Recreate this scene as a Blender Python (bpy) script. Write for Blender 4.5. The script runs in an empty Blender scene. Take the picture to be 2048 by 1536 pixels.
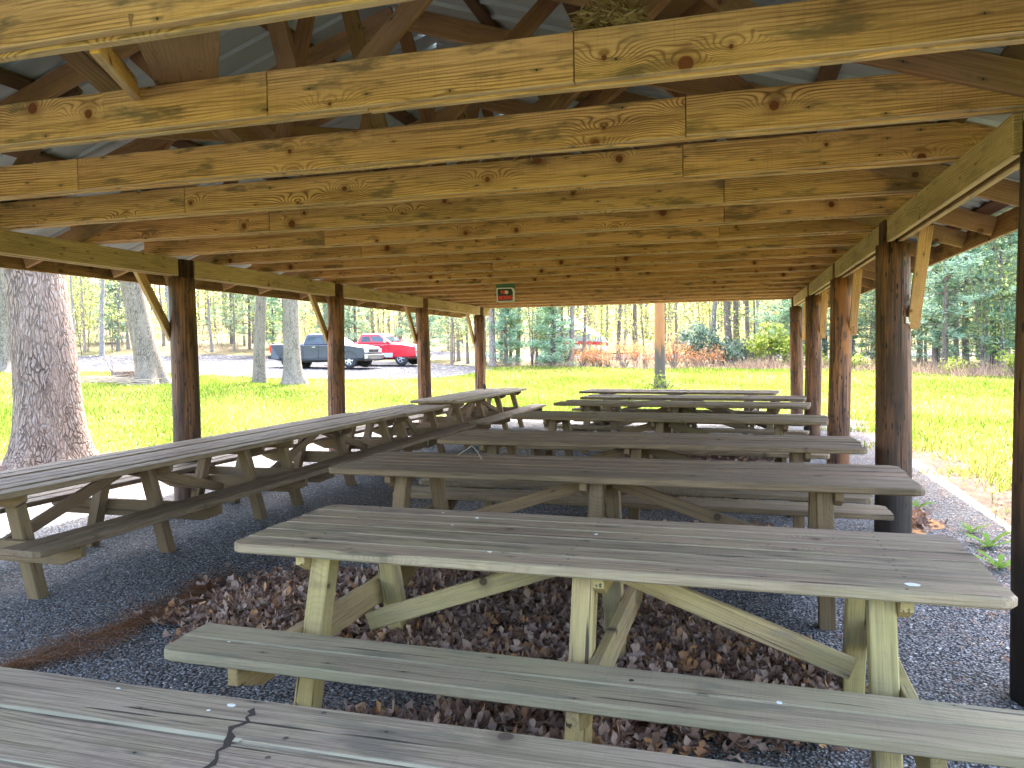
import bpy, math, random
import numpy as np
from mathutils import Vector, Matrix, Euler

random.seed(7); rng = np.random.default_rng(7)
sc = bpy.context.scene
COL = sc.collection
R_ = math.radians

# ------------------------------------------------------------------ camera
cam_d = bpy.data.cameras.new('camera'); cam = bpy.data.objects.new('camera', cam_d); COL.objects.link(cam)
cam_d.sensor_width = 36.0; cam_d.lens = 36.0 * 1541 / 2048; cam_d.clip_start = 0.05; cam_d.clip_end = 2000
right = Vector((0.96121961, 0.27542421, -0.01408442)).normalized()
fwd = Vector((-0.27577944, 0.96024595, -0.04328295)).normalized()
up = right.cross(fwd).normalized()
cam.matrix_world = Matrix(((right.x, up.x, -fwd.x, 0.0), (right.y, up.y, -fwd.y, 0.0), (right.z, up.z, -fwd.z, 1.60), (0, 0, 0, 1)))
sc.camera = cam

# ------------------------------------------------------------------ sky, sun, exposure
SUN_EL, SUN_AZ = 58.0, -9.0            # azimuth from +Y towards +X
w = bpy.data.worlds.new('World'); sc.world = w; w.use_nodes = True
wn = w.node_tree; bg = wn.nodes['Background']
sky = wn.nodes.new('ShaderNodeTexSky'); sky.sky_type = 'NISHITA'; sky.sun_disc = False
sky.sun_elevation = R_(SUN_EL); sky.sun_rotation = R_(SUN_AZ % 360); sky.air_density = 1.0; sky.dust_density = 4.5; sky.ozone_density = 1.0
wn.links.new(sky.outputs[0], bg.inputs[0]); bg.inputs[1].default_value = 0.15
sun_d = bpy.data.lights.new('sun', 'SUN'); sun_d.energy = 2.0; sun_d.angle = R_(0.53); sun_d.color = (1.0, 0.95, 0.87)
sun = bpy.data.objects.new('sun', sun_d); COL.objects.link(sun); sun.location = (0, 10, 30)
S = Vector((math.sin(R_(SUN_AZ)) * math.cos(R_(SUN_EL)), math.cos(R_(SUN_AZ)) * math.cos(R_(SUN_EL)), math.sin(R_(SUN_EL))))
sun.rotation_euler = S.to_track_quat('Z', 'Y').to_euler()
vs = sc.view_settings; vs.view_transform = 'Standard'; vs.look = 'None'; vs.gamma = 1.0; vs.use_curve_mapping = False
vs.exposure = 4.12
sc.render.engine = 'CYCLES'
cy = sc.cycles; cy.max_bounces = 9; cy.diffuse_bounces = 6; cy.glossy_bounces = 3; cy.transmission_bounces = 4; cy.transparent_max_bounces = 6
cy.use_denoising = True; cy.sample_clamp_indirect = 6.0
try: cy.denoiser = 'OPENIMAGEDENOISE'
except Exception: pass

# ------------------------------------------------------------------ object helpers
def link(o, parent=None):
    COL.objects.link(o)
    if parent is not None: o.parent = parent
    return o
def tag(o, label=None, cat=None, group=None, kind=None):
    if label: o['label'] = label
    if cat: o['category'] = cat
    if group: o['group'] = group
    if kind: o['kind'] = kind
    return o
def empty(name, loc=(0, 0, 0), rz=0.0, **k):
    o = bpy.data.objects.new(name, None); o.empty_display_size = 0.2; link(o)
    o.location = loc; o.rotation_euler = (0, 0, rz)
    return tag(o, **k)
def mesh_arrays(name, V, F, mat=None, smooth=False):
    """V (n,3) array, F (m,k) array of one polygon size."""
    V = np.asarray(V, np.float32); F = np.asarray(F, np.int32); k = F.shape[1]
    me = bpy.data.meshes.new(name); me.vertices.add(len(V)); me.vertices.foreach_set('co', V.ravel())
    me.loops.add(F.size); me.loops.foreach_set('vertex_index', F.ravel())
    me.polygons.add(len(F)); me.polygons.foreach_set('loop_start', np.arange(0, F.size, k, dtype=np.int32))
    me.update(calc_edges=True)
    if smooth: me.polygons.foreach_set('use_smooth', np.ones(len(F), bool))
    if mat: me.materials.append(mat)
    return me
def mesh_py(name, V, F, mat=None, smooth=False):
    me = bpy.data.meshes.new(name); me.from_pydata([tuple(v) for v in V], [], [tuple(f) for f in F]); me.update()
    if smooth: me.polygons.foreach_set('use_smooth', np.ones(len(me.polygons), bool))
    if mat: me.materials.append(mat)
    return me
def obj(name, me, parent=None, loc=None, rot=None, color=None, mat4=None):
    o = bpy.data.objects.new(name, me); link(o, parent)
    if mat4 is not None: o.matrix_local = mat4
    if loc is not None: o.location = loc
    if rot is not None: o.rotation_euler = rot
    if color is not None: o.color = (*color, 1.0)
    return o
def kids(o): return [c for c in bpy.data.objects if c.parent == o]
def copy_tree(o, parent=None, children=None):
    c = o.copy(); COL.objects.link(c); c.parent = parent
    for ch in (children if children is not None else o.children):
        copy_tree(ch, c)
    return c
class MB:
    """collects simple shapes into one mesh"""
    def __init__(s): s.V = []; s.F = []
    def add(s, V, F):
        b = len(s.V); s.V += [tuple(v) for v in V]; s.F += [tuple(i + b for i in f) for f in F]
    def box(s, c, d, M=None):
        x, y, z = d[0] / 2, d[1] / 2, d[2] / 2
        V = [Vector((sx * x, sy * y, sz * z)) for sz in (-1, 1) for sy in (-1, 1) for sx in (-1, 1)]
        if M is not None: V = [M @ v for v in V]
        V = [v + Vector(c) for v in V]
        s.add(V, [(0, 2, 3, 1), (4, 5, 7, 6), (0, 1, 5, 4), (2, 6, 7, 3), (0, 4, 6, 2), (1, 3, 7, 5)])
    def tube(s, pts, rad, n=6, cap=True):
        pts = [Vector(p) for p in pts]; base = len(s.V); m = len(pts)
        for i, p in enumerate(pts):
            t = (pts[min(i + 1, m - 1)] - pts[max(i - 1, 0)]).normalized()
            a = t.cross(Vector((0.3, 0.9, 0.31))).normalized(); b = t.cross(a).normalized()
            r = rad[i] if hasattr(rad, '__len__') else rad
            for k in range(n):
                th = 2 * math.pi * k / n
                s.V.append(tuple(p + a * (r * math.cos(th)) + b * (r * math.sin(th))))
        for i in range(m - 1):
            for k in range(n):
                q = base + i * n
                s.F.append((q + k, q + (k + 1) % n, q + n + (k + 1) % n, q + n + k))
        if cap:
            s.F.append(tuple(base + k for k in range(n))[::-1]); s.F.append(tuple(base + (m - 1) * n + k for k in range(n)))
    def lathe(s, prof, n=20, axis='z', c=(0, 0, 0)):
        base = len(s.V)
        for (r, h) in prof:
            for k in range(n):
                th = 2 * math.pi * k / n; x, y = r * math.cos(th), r * math.sin(th)
                v = (x, y, h) if axis == 'z' else (x, h, y)
                s.V.append((v[0] + c[0], v[1] + c[1], v[2] + c[2]))
        for i in range(len(prof) - 1):
            for k in range(n):
                q = base + i * n
                s.F.append((q + k, q + (k + 1) % n, q + n + (k + 1) % n, q + n + k))
    def mesh(s, name, mat=None, smooth=False): return mesh_py(name, s.V, s.F, mat, smooth)
    def build(s, name, mat, parent=None, smooth=False, **k): return obj(name, s.mesh(name, mat, smooth), parent, **k)
def prism(outline, T, ch=0.004):
    """closed outline (x,y) extruded to thickness T about z=0 with a small chamfer; returns V,F"""
    P = np.array(outline, float); n = len(P)
    nx = np.roll(P, -1, 0) - P; nx /= np.linalg.norm(nx, axis=1)[:, None] + 1e-9
    nrm = np.stack([nx[:, 1], -nx[:, 0]], 1); vn = nrm + np.roll(nrm, 1, 0); vn /= np.linalg.norm(vn, axis=1)[:, None] + 1e-9
    I = P - vn * ch; h = T / 2
    V = [(x, y, -h) for x, y in I] + [(x, y, -h + ch) for x, y in P] + [(x, y, h - ch) for x, y in P] + [(x, y, h) for x, y in I]
    F = [tuple(range(n))[::-1], tuple(range(3 * n, 4 * n))]
    for r in range(3):
        for k in range(n): F.append((r * n + k, r * n + (k + 1) % n, (r + 1) * n + (k + 1) % n, (r + 1) * n + k))
    return V, F
_bm = {}
def board_mesh(name, L, W, T, mat, variant=0, clip=0.0, cliptop=(True, True), angle=0.0, ch=0.004, wob=0.003):
    """plank: x length, y width, z thickness; clip cuts corners on the +y side, angle cuts both lower ends back"""
    key = (name, round(L, 3), round(W, 3), round(T, 3), mat.name, variant, clip, cliptop, angle)
    if key in _bm: return _bm[key]
    rr = random.Random(hash((round(L, 2), round(W, 3), variant, clip)) & 0xffff)
    a, b = L / 2, W / 2; n = max(2, int(L / 0.35)) if wob else 1
    n = min(n, 9)
    bot = [(-a + L * i / n, -b + (rr.uniform(-wob, wob) if 0 < i < n else 0)) for i in range(n + 1)]
    top = [(a - L * i / n, b + (rr.uniform(-wob, wob) if 0 < i < n else 0)) for i in range(n + 1)]
    if angle: bot[0] = (-a + angle, -b); bot[-1] = (a - angle, -b); bot.insert(0, (-a, -b * 0.1)); bot.append((a, -b * 0.1))
    if clip:
        c = clip
        if cliptop[0]: top = [(a, b - c), (a - c * 0.55, b - c * 0.25), (a - c * 1.3, b)] + top[1:]
        if cliptop[1]: top = top[:-1] + [(-a + c * 1.3, b), (-a + c * 0.55, b - c * 0.25), (-a, b - c)]
    V, F = prism(bot + top, T, ch)
    me = mesh_py(name, V, F, mat); _bm[key] = me
    return me
def basis(origin, xd, yd):
    x = Vector(xd).normalized(); y = Vector(yd); y = (y - x * y.dot(x)).normalized(); z = x.cross(y)
    return Matrix(((x.x, y.x, z.x, origin[0]), (x.y, y.y, z.y, origin[1]), (x.z, y.z, z.z, origin[2]), (0, 0, 0, 1)))
def stick(name, parent, p0, p1, W, T, upv, mat, color=None, off=(0, 0, 0), **k):
    """plank from p0 to p1 in the parent's space, width towards upv"""
    p0, p1 = Vector(p0) - Vector(off), Vector(p1) - Vector(off)
    L = (p1 - p0).length; k.setdefault('variant', random.randrange(3))
    me = board_mesh(name, L, W, T, mat, **k)
    return obj(name, me, parent, mat4=basis((p0 + p1) / 2, p1 - p0, upv), color=color)
def jit(c, a=0.12):
    f = 1 + random.uniform(-a, a)
    return tuple(max(0.0, v * f * (1 + random.uniform(-a * .3, a * .3))) for v in c)

# ------------------------------------------------------------------ node helpers
class G:
    def __init__(s, name):
        s.m = bpy.data.materials.new(name); s.m.use_nodes = True; s.t = s.m.node_tree; s.t.nodes.clear()
        s.out = s.t.nodes.new('ShaderNodeOutputMaterial')
    def set(s, sock, v):
        if isinstance(v, bpy.types.NodeSocket): s.t.links.new(v, sock)
        elif v is not None:
            if sock.type == 'RGBA' and len(v) == 3: v = (*v, 1.0)
            sock.default_value = v
    def node(s, t): return s.t.nodes.new(t)
    def M(s, op, a, b=None, c=None, clamp=False):
        n = s.node('ShaderNodeMath'); n.operation = op; n.use_clamp = clamp
        for i, v in enumerate((a, b, c)):
            if v is not None: s.set(n.inputs[i], v)
        return n.outputs[0]
    def mix(s, f, a, b, bl='MIX'):
        n = s.node('ShaderNodeMix'); n.data_type = 'RGBA'; n.blend_type = bl
        s.set(n.inputs[0], f); s.set(n.inputs[6], a); s.set(n.inputs[7], b); return n.outputs[2]
    def comb(s, x, y, z):
        n = s.node('ShaderNodeCombineXYZ')
        for i, v in enumerate((x, y, z)): s.set(n.inputs[i], v)
        return n.outputs[0]
    def sep(s, v):
        n = s.node('ShaderNodeSeparateXYZ'); s.set(n.inputs[0], v); return n.outputs
    def noise(s, vec, scale=1.0, detail=2.0, rough=0.5, dist=0.0):
        n = s.node('ShaderNodeTexNoise'); s.set(n.inputs['Vector'], vec); n.inputs['Scale'].default_value = scale
        n.inputs['Detail'].default_value = detail; n.inputs['Roughness'].default_value = rough; n.inputs['Distortion'].default_value = dist
        return n.outputs[0]
    def vor(s, vec, scale=1.0, dims='3D', feat='F1', rand=1.0):
        n = s.node('ShaderNodeTexVoronoi'); n.voronoi_dimensions = dims; n.feature = feat
        s.set(n.inputs['Vector'], vec); n.inputs['Scale'].default_value = scale; n.inputs['Randomness'].default_value = rand
        return n.outputs
    def mr(s, v, a, b, c=0.0, d=1.0):
        n = s.node('ShaderNodeMapRange'); n.clamp = True
        for i, x in enumerate((v, a, b, c, d)): s.set(n.inputs[i], x)
        return n.outputs[0]
    def ramp(s, v, stops):
        n = s.node('ShaderNodeValToRGB'); s.set(n.inputs[0], v); e = n.color_ramp.elements
        while len(e) < len(stops): e.new(0.5)
        for k, (p, c) in zip(e, stops): k.position = p; k.color = (*c, 1.0)
        return n.outputs[0]
    def tc(s, which='Object'): return s.node('ShaderNodeTexCoord').outputs[which]
    def geo(s, which): return s.node('ShaderNodeNewGeometry').outputs[which]
    def rnd(s): return s.node('ShaderNodeObjectInfo').outputs['Random']
    def ocol(s): return s.node('ShaderNodeObjectInfo').outputs['Color']
    def bump(s, h, strength=0.3, dist=0.01, normal=None):
        n = s.node('ShaderNodeBump'); n.inputs['Strength'].default_value = strength; n.inputs['Distance'].default_value = dist
        s.set(n.inputs['Height'], h)
        if normal is not None: s.set(n.inputs['Normal'], normal)
        return n.outputs[0]
    def bsdf(s, color, rough=0.8, metal=0.0, normal=None, spec=0.5, **k):
        n = s.node('ShaderNodeBsdfPrincipled'); s.set(n.inputs['Base Color'], color); s.set(n.inputs['Roughness'], rough)
        s.set(n.inputs['Metallic'], metal); n.inputs['Specular IOR Level'].default_value = spec
        if normal is not None: s.set(n.inputs['Normal'], normal)
        for a, v in k.items(): s.set(n.inputs[a.replace('_', ' ')], v)
        return n.outputs[0]
    def done(s, shader): s.t.links.new(shader, s.out.inputs[0]); return s.m
def plain(name, c, rough=0.6, metal=0.0, spec=0.5, var=0.0, **k):
    g = G(name); col = (*c, 1.0)
    if var:
        n = g.noise(g.tc(), 6.0, 3); col = g.mix(n, tuple(v * (1 - var) for v in c), tuple(v * (1 + var) for v in c))
    return g.done(g.bsdf(col, rough, metal, spec=spec, **k))

def wood(name, light, mid, dark, knotc, stainc, ringF=430.0, ring=0.5, knots=0.45, stain=0.35, crack=0.0, KX=2.2, KY=4.5, bump=0.35, fibre=0.35, rough=0.82, nails=0.5, moss=None, mossamt=0.0, edge=None, kmax=.017, streak=.4, edgeamt=.8):
    g = G(name); x, y, z = g.sep(g.tc()); r = g.rnd()
    x1 = g.M('ADD', x, g.M('MULTIPLY', r, 61.7)); y1 = g.M('ADD', y, g.M('MULTIPLY', r, 17.3)); z1 = g.M('ADD', z, g.M('MULTIPLY', r, 9.1))
    def P(a, b, c): return g.comb(g.M('MULTIPLY', x1, a), g.M('MULTIPLY', y1, b), g.M('MULTIPLY', z1, c))
    warp = g.noise(P(.8, 5, 5), 1, 2)
    kv = g.comb(g.M('MULTIPLY', x1, KX), g.M('MULTIPLY', y1, KY), 0.0)
    vo = g.vor(kv, 1, '2D'); px, py, _ = g.sep(vo['Position']); cr, cg, cb = g.sep(vo['Color'])
    dx = g.M('SUBTRACT', x1, g.M('DIVIDE', px, KX)); dy = g.M('SUBTRACT', y1, g.M('DIVIDE', py, KY))
    rr = g.M('SQRT', g.M('ADD', g.M('MULTIPLY', dx, dx), g.M('MULTIPLY', dy, dy)))
    rr = g.M('ADD', rr, g.M('MULTIPLY', g.M('SUBTRACT', g.noise(P(40, 40, 40), 1, 1), .5), .006))
    has = g.M('GREATER_THAN', cr, 1 - knots); Rk = g.M('ADD', .009, g.M('MULTIPLY', cg, kmax))
    core = g.M('MULTIPLY', g.mr(rr, Rk, g.M('MULTIPLY', Rk, .8)), has)
    halo = g.M('MULTIPLY', g.mr(rr, g.M('MULTIPLY', Rk, 2.8), Rk), has)
    e = g.M('ADD', g.M('POWER', g.M('DIVIDE', dx, .11), 2.0), g.M('POWER', g.M('DIVIDE', dy, .05), 2.0))
    bul = g.M('MULTIPLY', has, g.M('EXPONENT', g.M('MULTIPLY', e, -1.0)))
    ph = g.M('ADD', g.M('ADD', g.M('MULTIPLY', y1, ringF), g.M('MULTIPLY', warp, 48.0)), g.M('MULTIPLY', bul, 42.0))
    rings = g.M('POWER', g.M('ADD', g.M('MULTIPLY', g.M('SINE', ph), .5), .5), 3.0)
    fib = g.noise(P(5, 170, 170), 1, 2); low = g.noise(P(1.1, 5, 5), 1, 3)
    saw = g.noise(P(110, 3, 3), 1, 1); stk = g.noise(P(1.7, 46, 46), 1, 3, .6)
    col = g.mix(low, light, mid)
    amt = g.M('MULTIPLY', g.mr(g.noise(P(.9, 7, 7), 1, 2), .3, .65), ring)
    col = g.mix(g.M('MULTIPLY', rings, amt), col, dark)
    col = g.mix(g.M('MULTIPLY', g.mr(fib, .5, .75), fibre), col, dark)
    col = g.mix(g.M('MULTIPLY', g.mr(saw, .55, .75), .14), col, dark)
    col = g.mix(g.M('MULTIPLY', g.mr(stk, .50, .68), streak), col, dark)
    st = g.noise(P(2.6, 11, 11), 1, 4, .65)
    col = g.mix(g.M('MULTIPLY', g.mr(st, .54, .66), stain), col, stainc)
    if moss is not None:
        mo = g.noise(P(2.0, 4, 4), 1.3, 4, .6); col = g.mix(g.M('MULTIPLY', g.mr(mo, .42, .62), mossamt), col, moss)
    col = g.mix(g.M('MULTIPLY', halo, .45), col, dark)
    cc = g.mix(g.M('MULTIPLY', g.M('ADD', g.M('MULTIPLY', g.M('SINE', g.M('MULTIPLY', rr, 900.0)), .5), .5), .5), knotc, dark)
    col = g.mix(core, col, cc)
    h = g.M('ADD', g.M('MULTIPLY', rings, g.M('MULTIPLY', amt, -.5)), g.M('MULTIPLY', fib, .6))
    if crack:
        ck = g.mr(g.noise(P(1.3, 34, 34), 1, 2, .5), .66, .70); ck = g.M('MULTIPLY', ck, crack)
        col = g.mix(ck, col, (.03, .025, .02)); h = g.M('SUBTRACT', h, g.M('MULTIPLY', ck, 1.5))
    if nails:
        nv = g.vor(g.comb(g.M('MULTIPLY', x1, 3.1), g.M('MULTIPLY', y1, 8.0), 0.0), 1, '2D'); nx, ny, _ = g.sep(nv['Position'])
        ddx = g.M('SUBTRACT', x1, g.M('DIVIDE', nx, 3.1)); ddy = g.M('SUBTRACT', y1, g.M('DIVIDE', ny, 8.0))
        d1 = g.M('SQRT', g.M('ADD', g.M('MULTIPLY', ddx, ddx), g.M('MULTIPLY', ddy, ddy)))
        d2 = g.M('SQRT', g.M('ADD', g.M('MULTIPLY', g.M('MULTIPLY', ddx, .3), g.M('MULTIPLY', ddx, .3)), g.M('MULTIPLY', ddy, ddy)))
        hn = g.M('GREATER_THAN', g.sep(nv['Color'])[0], 1 - nails)
        col = g.mix(g.M('MULTIPLY', g.M('MULTIPLY', g.mr(d2, .011, .003), hn), .6), col, (.05, .05, .035))
        col = g.mix(g.M('MULTIPLY', g.mr(d1, .0048, .0038), hn), col, (.02, .018, .015))
    big = g.noise(P(.7, 3, 3), 1, 3, .6); col = g.mix(g.M('MULTIPLY', g.mr(big, .5, .75), .45), col, dark)
    col = g.mix(1.0, col, g.ocol(), 'MULTIPLY')
    if edge:
        ny = g.M('ABSOLUTE', g.sep(g.tc('Normal'))[1]); col = g.mix(g.M('MULTIPLY', g.M('GREATER_THAN', ny, .6), g.M('MULTIPLY', g.mr(g.noise(P(2.2, 30, 30), 1, 3, .6), .36, .58, .25, 1.0), edgeamt)), col, g.mix(fib, edge, tuple(v * .55 for v in edge)))
    return g.done(g.bsdf(col, rough, normal=g.bump(h, bump, .006), spec=.25))

MW = {}
MW['joist'] = wood('golden_pine', (.70, .47, .215), (.50, .315, .13), (.15, .075, .028), (.13, .035, .012), (.17, .125, .065), ring=1.0, knots=.55, stain=.95, streak=.55, fibre=.6, edge=(.66, .50, .32), kmax=.027, bump=.5)  # edge: paler plank edges, painting in the lit undersides of the joists
MW['beam'] = wood('pale_green_pine', (.52, .365, .19), (.41, .28, .14), (.18, .11, .05), (.11, .045, .02), (.15, .12, .07), fibre=.5, edge=(.62, .47, .31), ring=.9, knots=.35, stain=.5)
MW['rafter'] = wood('brown_pine', (.26, .17, .10), (.20, .125, .072), (.10, .058, .032), (.06, .03, .016), (.11, .075, .05), ring=.4, knots=.25, stain=.5, nails=.2)
MW['purlin'] = wood('dark_slab_wood', (.15, .085, .045), (.10, .055, .03), (.045, .025, .015), (.04, .02, .012), (.06, .04, .025), ring=.3, knots=.3, stain=.6, nails=0)
MW['top'] = wood('grey_weathered_plank', (.385, .285, .205), (.265, .19, .132), (.085, .058, .041), (.085, .055, .038), (.14, .112, .088), ringF=340, ring=.5, knots=.25, stain=.8, crack=.9, KX=1.6, KY=5, fibre=.6, nails=.3, moss=(.27, .25, .11), mossamt=.25, rough=.75, edge=(.36, .30, .19), streak=.6, bump=.7, edgeamt=.6)
MW['brown_top'] = wood('brown_weathered_plank', (.225, .160, .105), (.15, .104, .068), (.045, .032, .022), (.06, .04, .028), (.09, .07, .05), ringF=340, ring=.35, knots=.25, stain=.55, crack=.9, KX=1.6, KY=5, fibre=.6, nails=.3, rough=.75)
MW['bench'] = wood('green_grey_plank', (.41, .335, .225), (.29, .232, .15), (.105, .08, .052), (.08, .055, .04), (.16, .155, .115), ringF=340, ring=.3, knots=.2, stain=.7, crack=.75, KX=1.6, KY=5, fibre=.5, nails=.3, moss=(.29, .275, .14), mossamt=.35, rough=.78, edge=(.36, .32, .20), streak=.55, bump=.6, edgeamt=.6)
MW['leg'] = wood('algae_stained_timber', (.46, .34, .165), (.34, .245, .115), (.11, .075, .04), (.08, .05, .03), (.19, .155, .115), ring=.35, knots=.2, stain=.8, crack=.9, fibre=.55, nails=.15, moss=(.38, .32, .12), mossamt=.45, streak=.5, bump=.6)
MW['brown_leg'] = wood('brown_timber', (.21, .145, .085), (.15, .105, .062), (.07, .047, .03), (.05, .03, .02), (.12, .09, .06), ring=.4, knots=.2, stain=.5, crack=.6, fibre=.5, nails=.15)

def m_post():
    g = G('creosoted_log'); x, y, z = g.sep(g.tc()); r = g.rnd(); zz = g.M('ADD', z, g.M('MULTIPLY', r, 37.0)); xx = g.M('ADD', x, g.M('MULTIPLY', r, 11.0))
    def P(a, b): return g.comb(g.M('MULTIPLY', xx, a), g.M('MULTIPLY', y, a), g.M('MULTIPLY', zz, b))
    n1 = g.noise(P(9, 1.0), 1, 4, .6); n2 = g.noise(P(60, 2.4), 1, 3, .6); n3 = g.noise(P(5, 1.4), 1, 3, .6)
    col = g.ramp(n1, [(.36, (.042, .019, .011)), (.5, (.145, .062, .03)), (.64, (.26, .112, .05))])
    col = g.mix(g.M('MULTIPLY', g.mr(n2, .45, .62), .8), col, (.022, .012, .008))
    pits = g.vor(P(30, 8), 1); col = g.mix(g.mr(pits['Distance'], .26, .18), col, (.012, .009, .007))
    low = g.mr(g.M('ADD', z, g.M('MULTIPLY', n3, 1.1)), 1.35, .75)
    col = g.mix(g.M('MULTIPLY', low, g.M('MULTIPLY', g.ocol(), 1.0)), col, (.020, .017, .015)) if False else col
    s = g.node('ShaderNodeObjectInfo'); cr, cg, cb = g.sep(s.outputs['Color'])   # r: bare orange patches, g: brightness, b: black foot
    bare = g.M('MULTIPLY', g.mr(g.noise(P(7, 1.3), 1.0, 4, .65, .6), .50, .56), cr)
    col = g.mix(bare, col, g.mix(n2, (.36, .135, .035), (.24, .085, .022)))
    col = g.mix(g.M('MULTIPLY', low, cb), col, (.022, .018, .016))
    ck = g.mr(g.noise(P(26, .55), 1, 1), .67, .70); col = g.mix(ck, col, (.008, .006, .005))
    col = g.mix(1.0, col, g.comb(cg, cg, cg), 'MULTIPLY')
    h = g.M('SUBTRACT', g.M('ADD', n2, g.M('MULTIPLY', n1, .6)), g.M('ADD', g.M('MULTIPLY', ck, 1.6), g.mr(pits['Distance'], .2, .06)))
    return g.done(g.bsdf(col, .62, normal=g.bump(h, .5, .008), spec=.3))
MW['post'] = m_post()

def m_metal_roof():
    g = G('galvanised_roof_sheet'); n = g.noise(g.tc(), 2.0, 4); n2 = g.noise(g.tc(), 14.0, 2)
    col = g.mix(n, (.34, .40, .43), (.48, .53, .55)); col = g.mix(g.M('MULTIPLY', n2, .3), col, (.27, .31, .33))
    return g.done(g.bsdf(col, .55, .35, spec=.4))
MW['metal'] = m_metal_roof()

def m_gravel(name, dark, lightc, scale, litter=0.25, white=.985, warm=(.11, .07, .05), bump=.9, spec=.3, dust=0.0):
    g = G(name); co = g.tc(); x, y, z = g.sep(co)
    v = g.vor(co, scale, '3D'); d = v['Distance']; c = g.sep(v['Color'])
    v2 = g.vor(co, scale * 2.1, '3D')
    col = g.mix(c[0], dark, lightc); col = g.mix(g.M('MULTIPLY', g.sep(v2['Color'])[1], .4), col, dark)
    col = g.mix(g.mr(d, .42, .62), col, tuple(q * .35 for q in dark))
    col = g.mix(g.M('GREATER_THAN', c[1], white), col, (.42, .41, .38))
    big = g.noise(co, .9, 5, .65); med = g.noise(co, 7, 4, .7)
    col = g.mix(g.M('MULTIPLY', g.mr(g.M('ADD', g.M('MULTIPLY', big, .65), g.M('MULTIPLY', med, .35)), .50, .62), litter), col, warm)
    h = g.M('SUBTRACT', g.M('MULTIPLY', c[2], .6), d)
    if dust: col = g.mix(g.M('MULTIPLY', g.mr(g.noise(co, .55, 4, .6), .42, .66), dust), col, (.17, .155, .14))
    return g.done(g.bsdf(col, .9, normal=g.bump(h, bump, .012), spec=spec))
MW['gravel'] = m_gravel('crushed_blue_stone', (.098, .096, .097), (.31, .302, .30), 62.0, .35, dust=.4, spec=.12)
MW['lot'] = m_gravel('pale_lot_gravel', (.048, .048, .056), (.112, .112, .126), 9.0, .4, .99, (.05, .045, .038), .9, spec=.03)

def m_lawn():
    g = G('lawn_soil_and_grass'); co = g.tc(); n = g.noise(co, .35, 5, .65); n2 = g.noise(co, 5.0, 4, .7); n3 = g.noise(co, 60.0, 3, .7)
    col = g.ramp(g.M('ADD', g.M('MULTIPLY', n, .6), g.M('MULTIPLY', n2, .4)), [(.36, (.10, .125, .025)), (.52, (.15, .165, .035)), (.66, (.21, .19, .075))])
    col = g.mix(g.M('MULTIPLY', g.mr(n3, .5, .75), .6), col, (.035, .065, .008))
    return g.done(g.bsdf(col, .9, normal=g.bump(n3, .8, .05), spec=.15))
MW['lawn'] = m_lawn()
def m_floor(name, a, b, c, sc_=1.0):
    g = G(name); co = g.tc(); n = g.noise(co, .25 * sc_, 5, .65); n2 = g.noise(co, 9.0 * sc_, 4, .7)
    col = g.ramp(g.M('ADD', g.M('MULTIPLY', n, .55), g.M('MULTIPLY', n2, .45)), [(.38, a), (.52, b), (.64, c)])
    return g.done(g.bsdf(col, .95, normal=g.bump(n2, .8, .04), spec=.1))
MW['forest_floor'] = m_floor('leaf_covered_woodland_floor', (.06, .075, .02), (.10, .078, .042), (.15, .115, .072))
MW['litter'] = m_floor('sunny_leaf_and_needle_dirt', (.045, .036, .03), (.08, .057, .044), (.125, .095, .075), 4.0)

def m_leaf(name, stops, trans=0.5, rough=.6, tint=None):
    g = G(name); r = g.geo('Random Per Island'); col = g.ramp(r, stops)
    if tint: col = g.mix(1.0, col, g.ocol(), 'MULTIPLY')
    a = g.node('ShaderNodeBsdfDiffuse'); g.set(a.inputs[0], col)
    b = g.node('ShaderNodeBsdfTranslucent'); g.set(b.inputs[0], col)
    m = g.node('ShaderNodeMixShader'); m.inputs[0].default_value = trans
    g.t.links.new(a.outputs[0], m.inputs[1]); g.t.links.new(b.outputs[0], m.inputs[2])
    return g.done(m.outputs[0])
MW['grass'] = m_leaf('grass_blades', [(0, (.075, .115, .018)), (.3, (.15, .195, .03)), (.7, (.23, .255, .05)), (.93, (.31, .30, .09)), (1, (.40, .36, .22))], .45, tint=True)
MW['leaf_spring'] = m_leaf('spring_leaves', [(0, (.13, .165, .055)), (.5, (.22, .25, .09)), (1, (.34, .35, .17))], .5, tint=True)
MW['needles'] = m_leaf('pine_needles_live', [(0, (.10, .165, .11)), (.5, (.18, .26, .18)), (1, (.29, .36, .26))], .3, tint=True)
MW['rhodo'] = m_leaf('dark_glossy_shrub_leaves', [(0, (.05, .085, .05)), (.6, (.12, .165, .12)), (1, (.26, .31, .26))], .25)
MW['orange'] = m_leaf('dead_orange_needles', [(0, (.32, .115, .05)), (.5, (.45, .20, .095)), (.85, (.50, .31, .17)), (1, (.30, .30, .10))], .4)
MW['ygshrub'] = m_leaf('yellow_green_shrub_leaves', [(0, (.12, .17, .02)), (.5, (.21, .26, .05)), (1, (.32, .34, .10))], .45)
MW['straw'] = m_leaf('dry_straw', [(0, (.12, .085, .06)), (.5, (.25, .17, .13)), (1, (.36, .27, .20))], .3)
MW['dead_leaf'] = m_leaf('dead_oak_leaves', [(0, (.14, .08, .058)), (.35, (.28, .185, .145)), (.72, (.38, .28, .23)), (.88, (.31, .165, .09)), (.97, (.44, .24, .115)), (1, (.48, .36, .27))], .12)
MW['pine_litter'] = m_leaf('fallen_needles', [(0, (.10, .05, .03)), (.5, (.19, .085, .045)), (.85, (.26, .14, .075)), (1, (.40, .30, .20))], .1)
MW['weed'] = m_leaf('dandelion_leaves', [(0, (.08, .16, .03)), (1, (.17, .27, .06))], .35)
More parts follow.
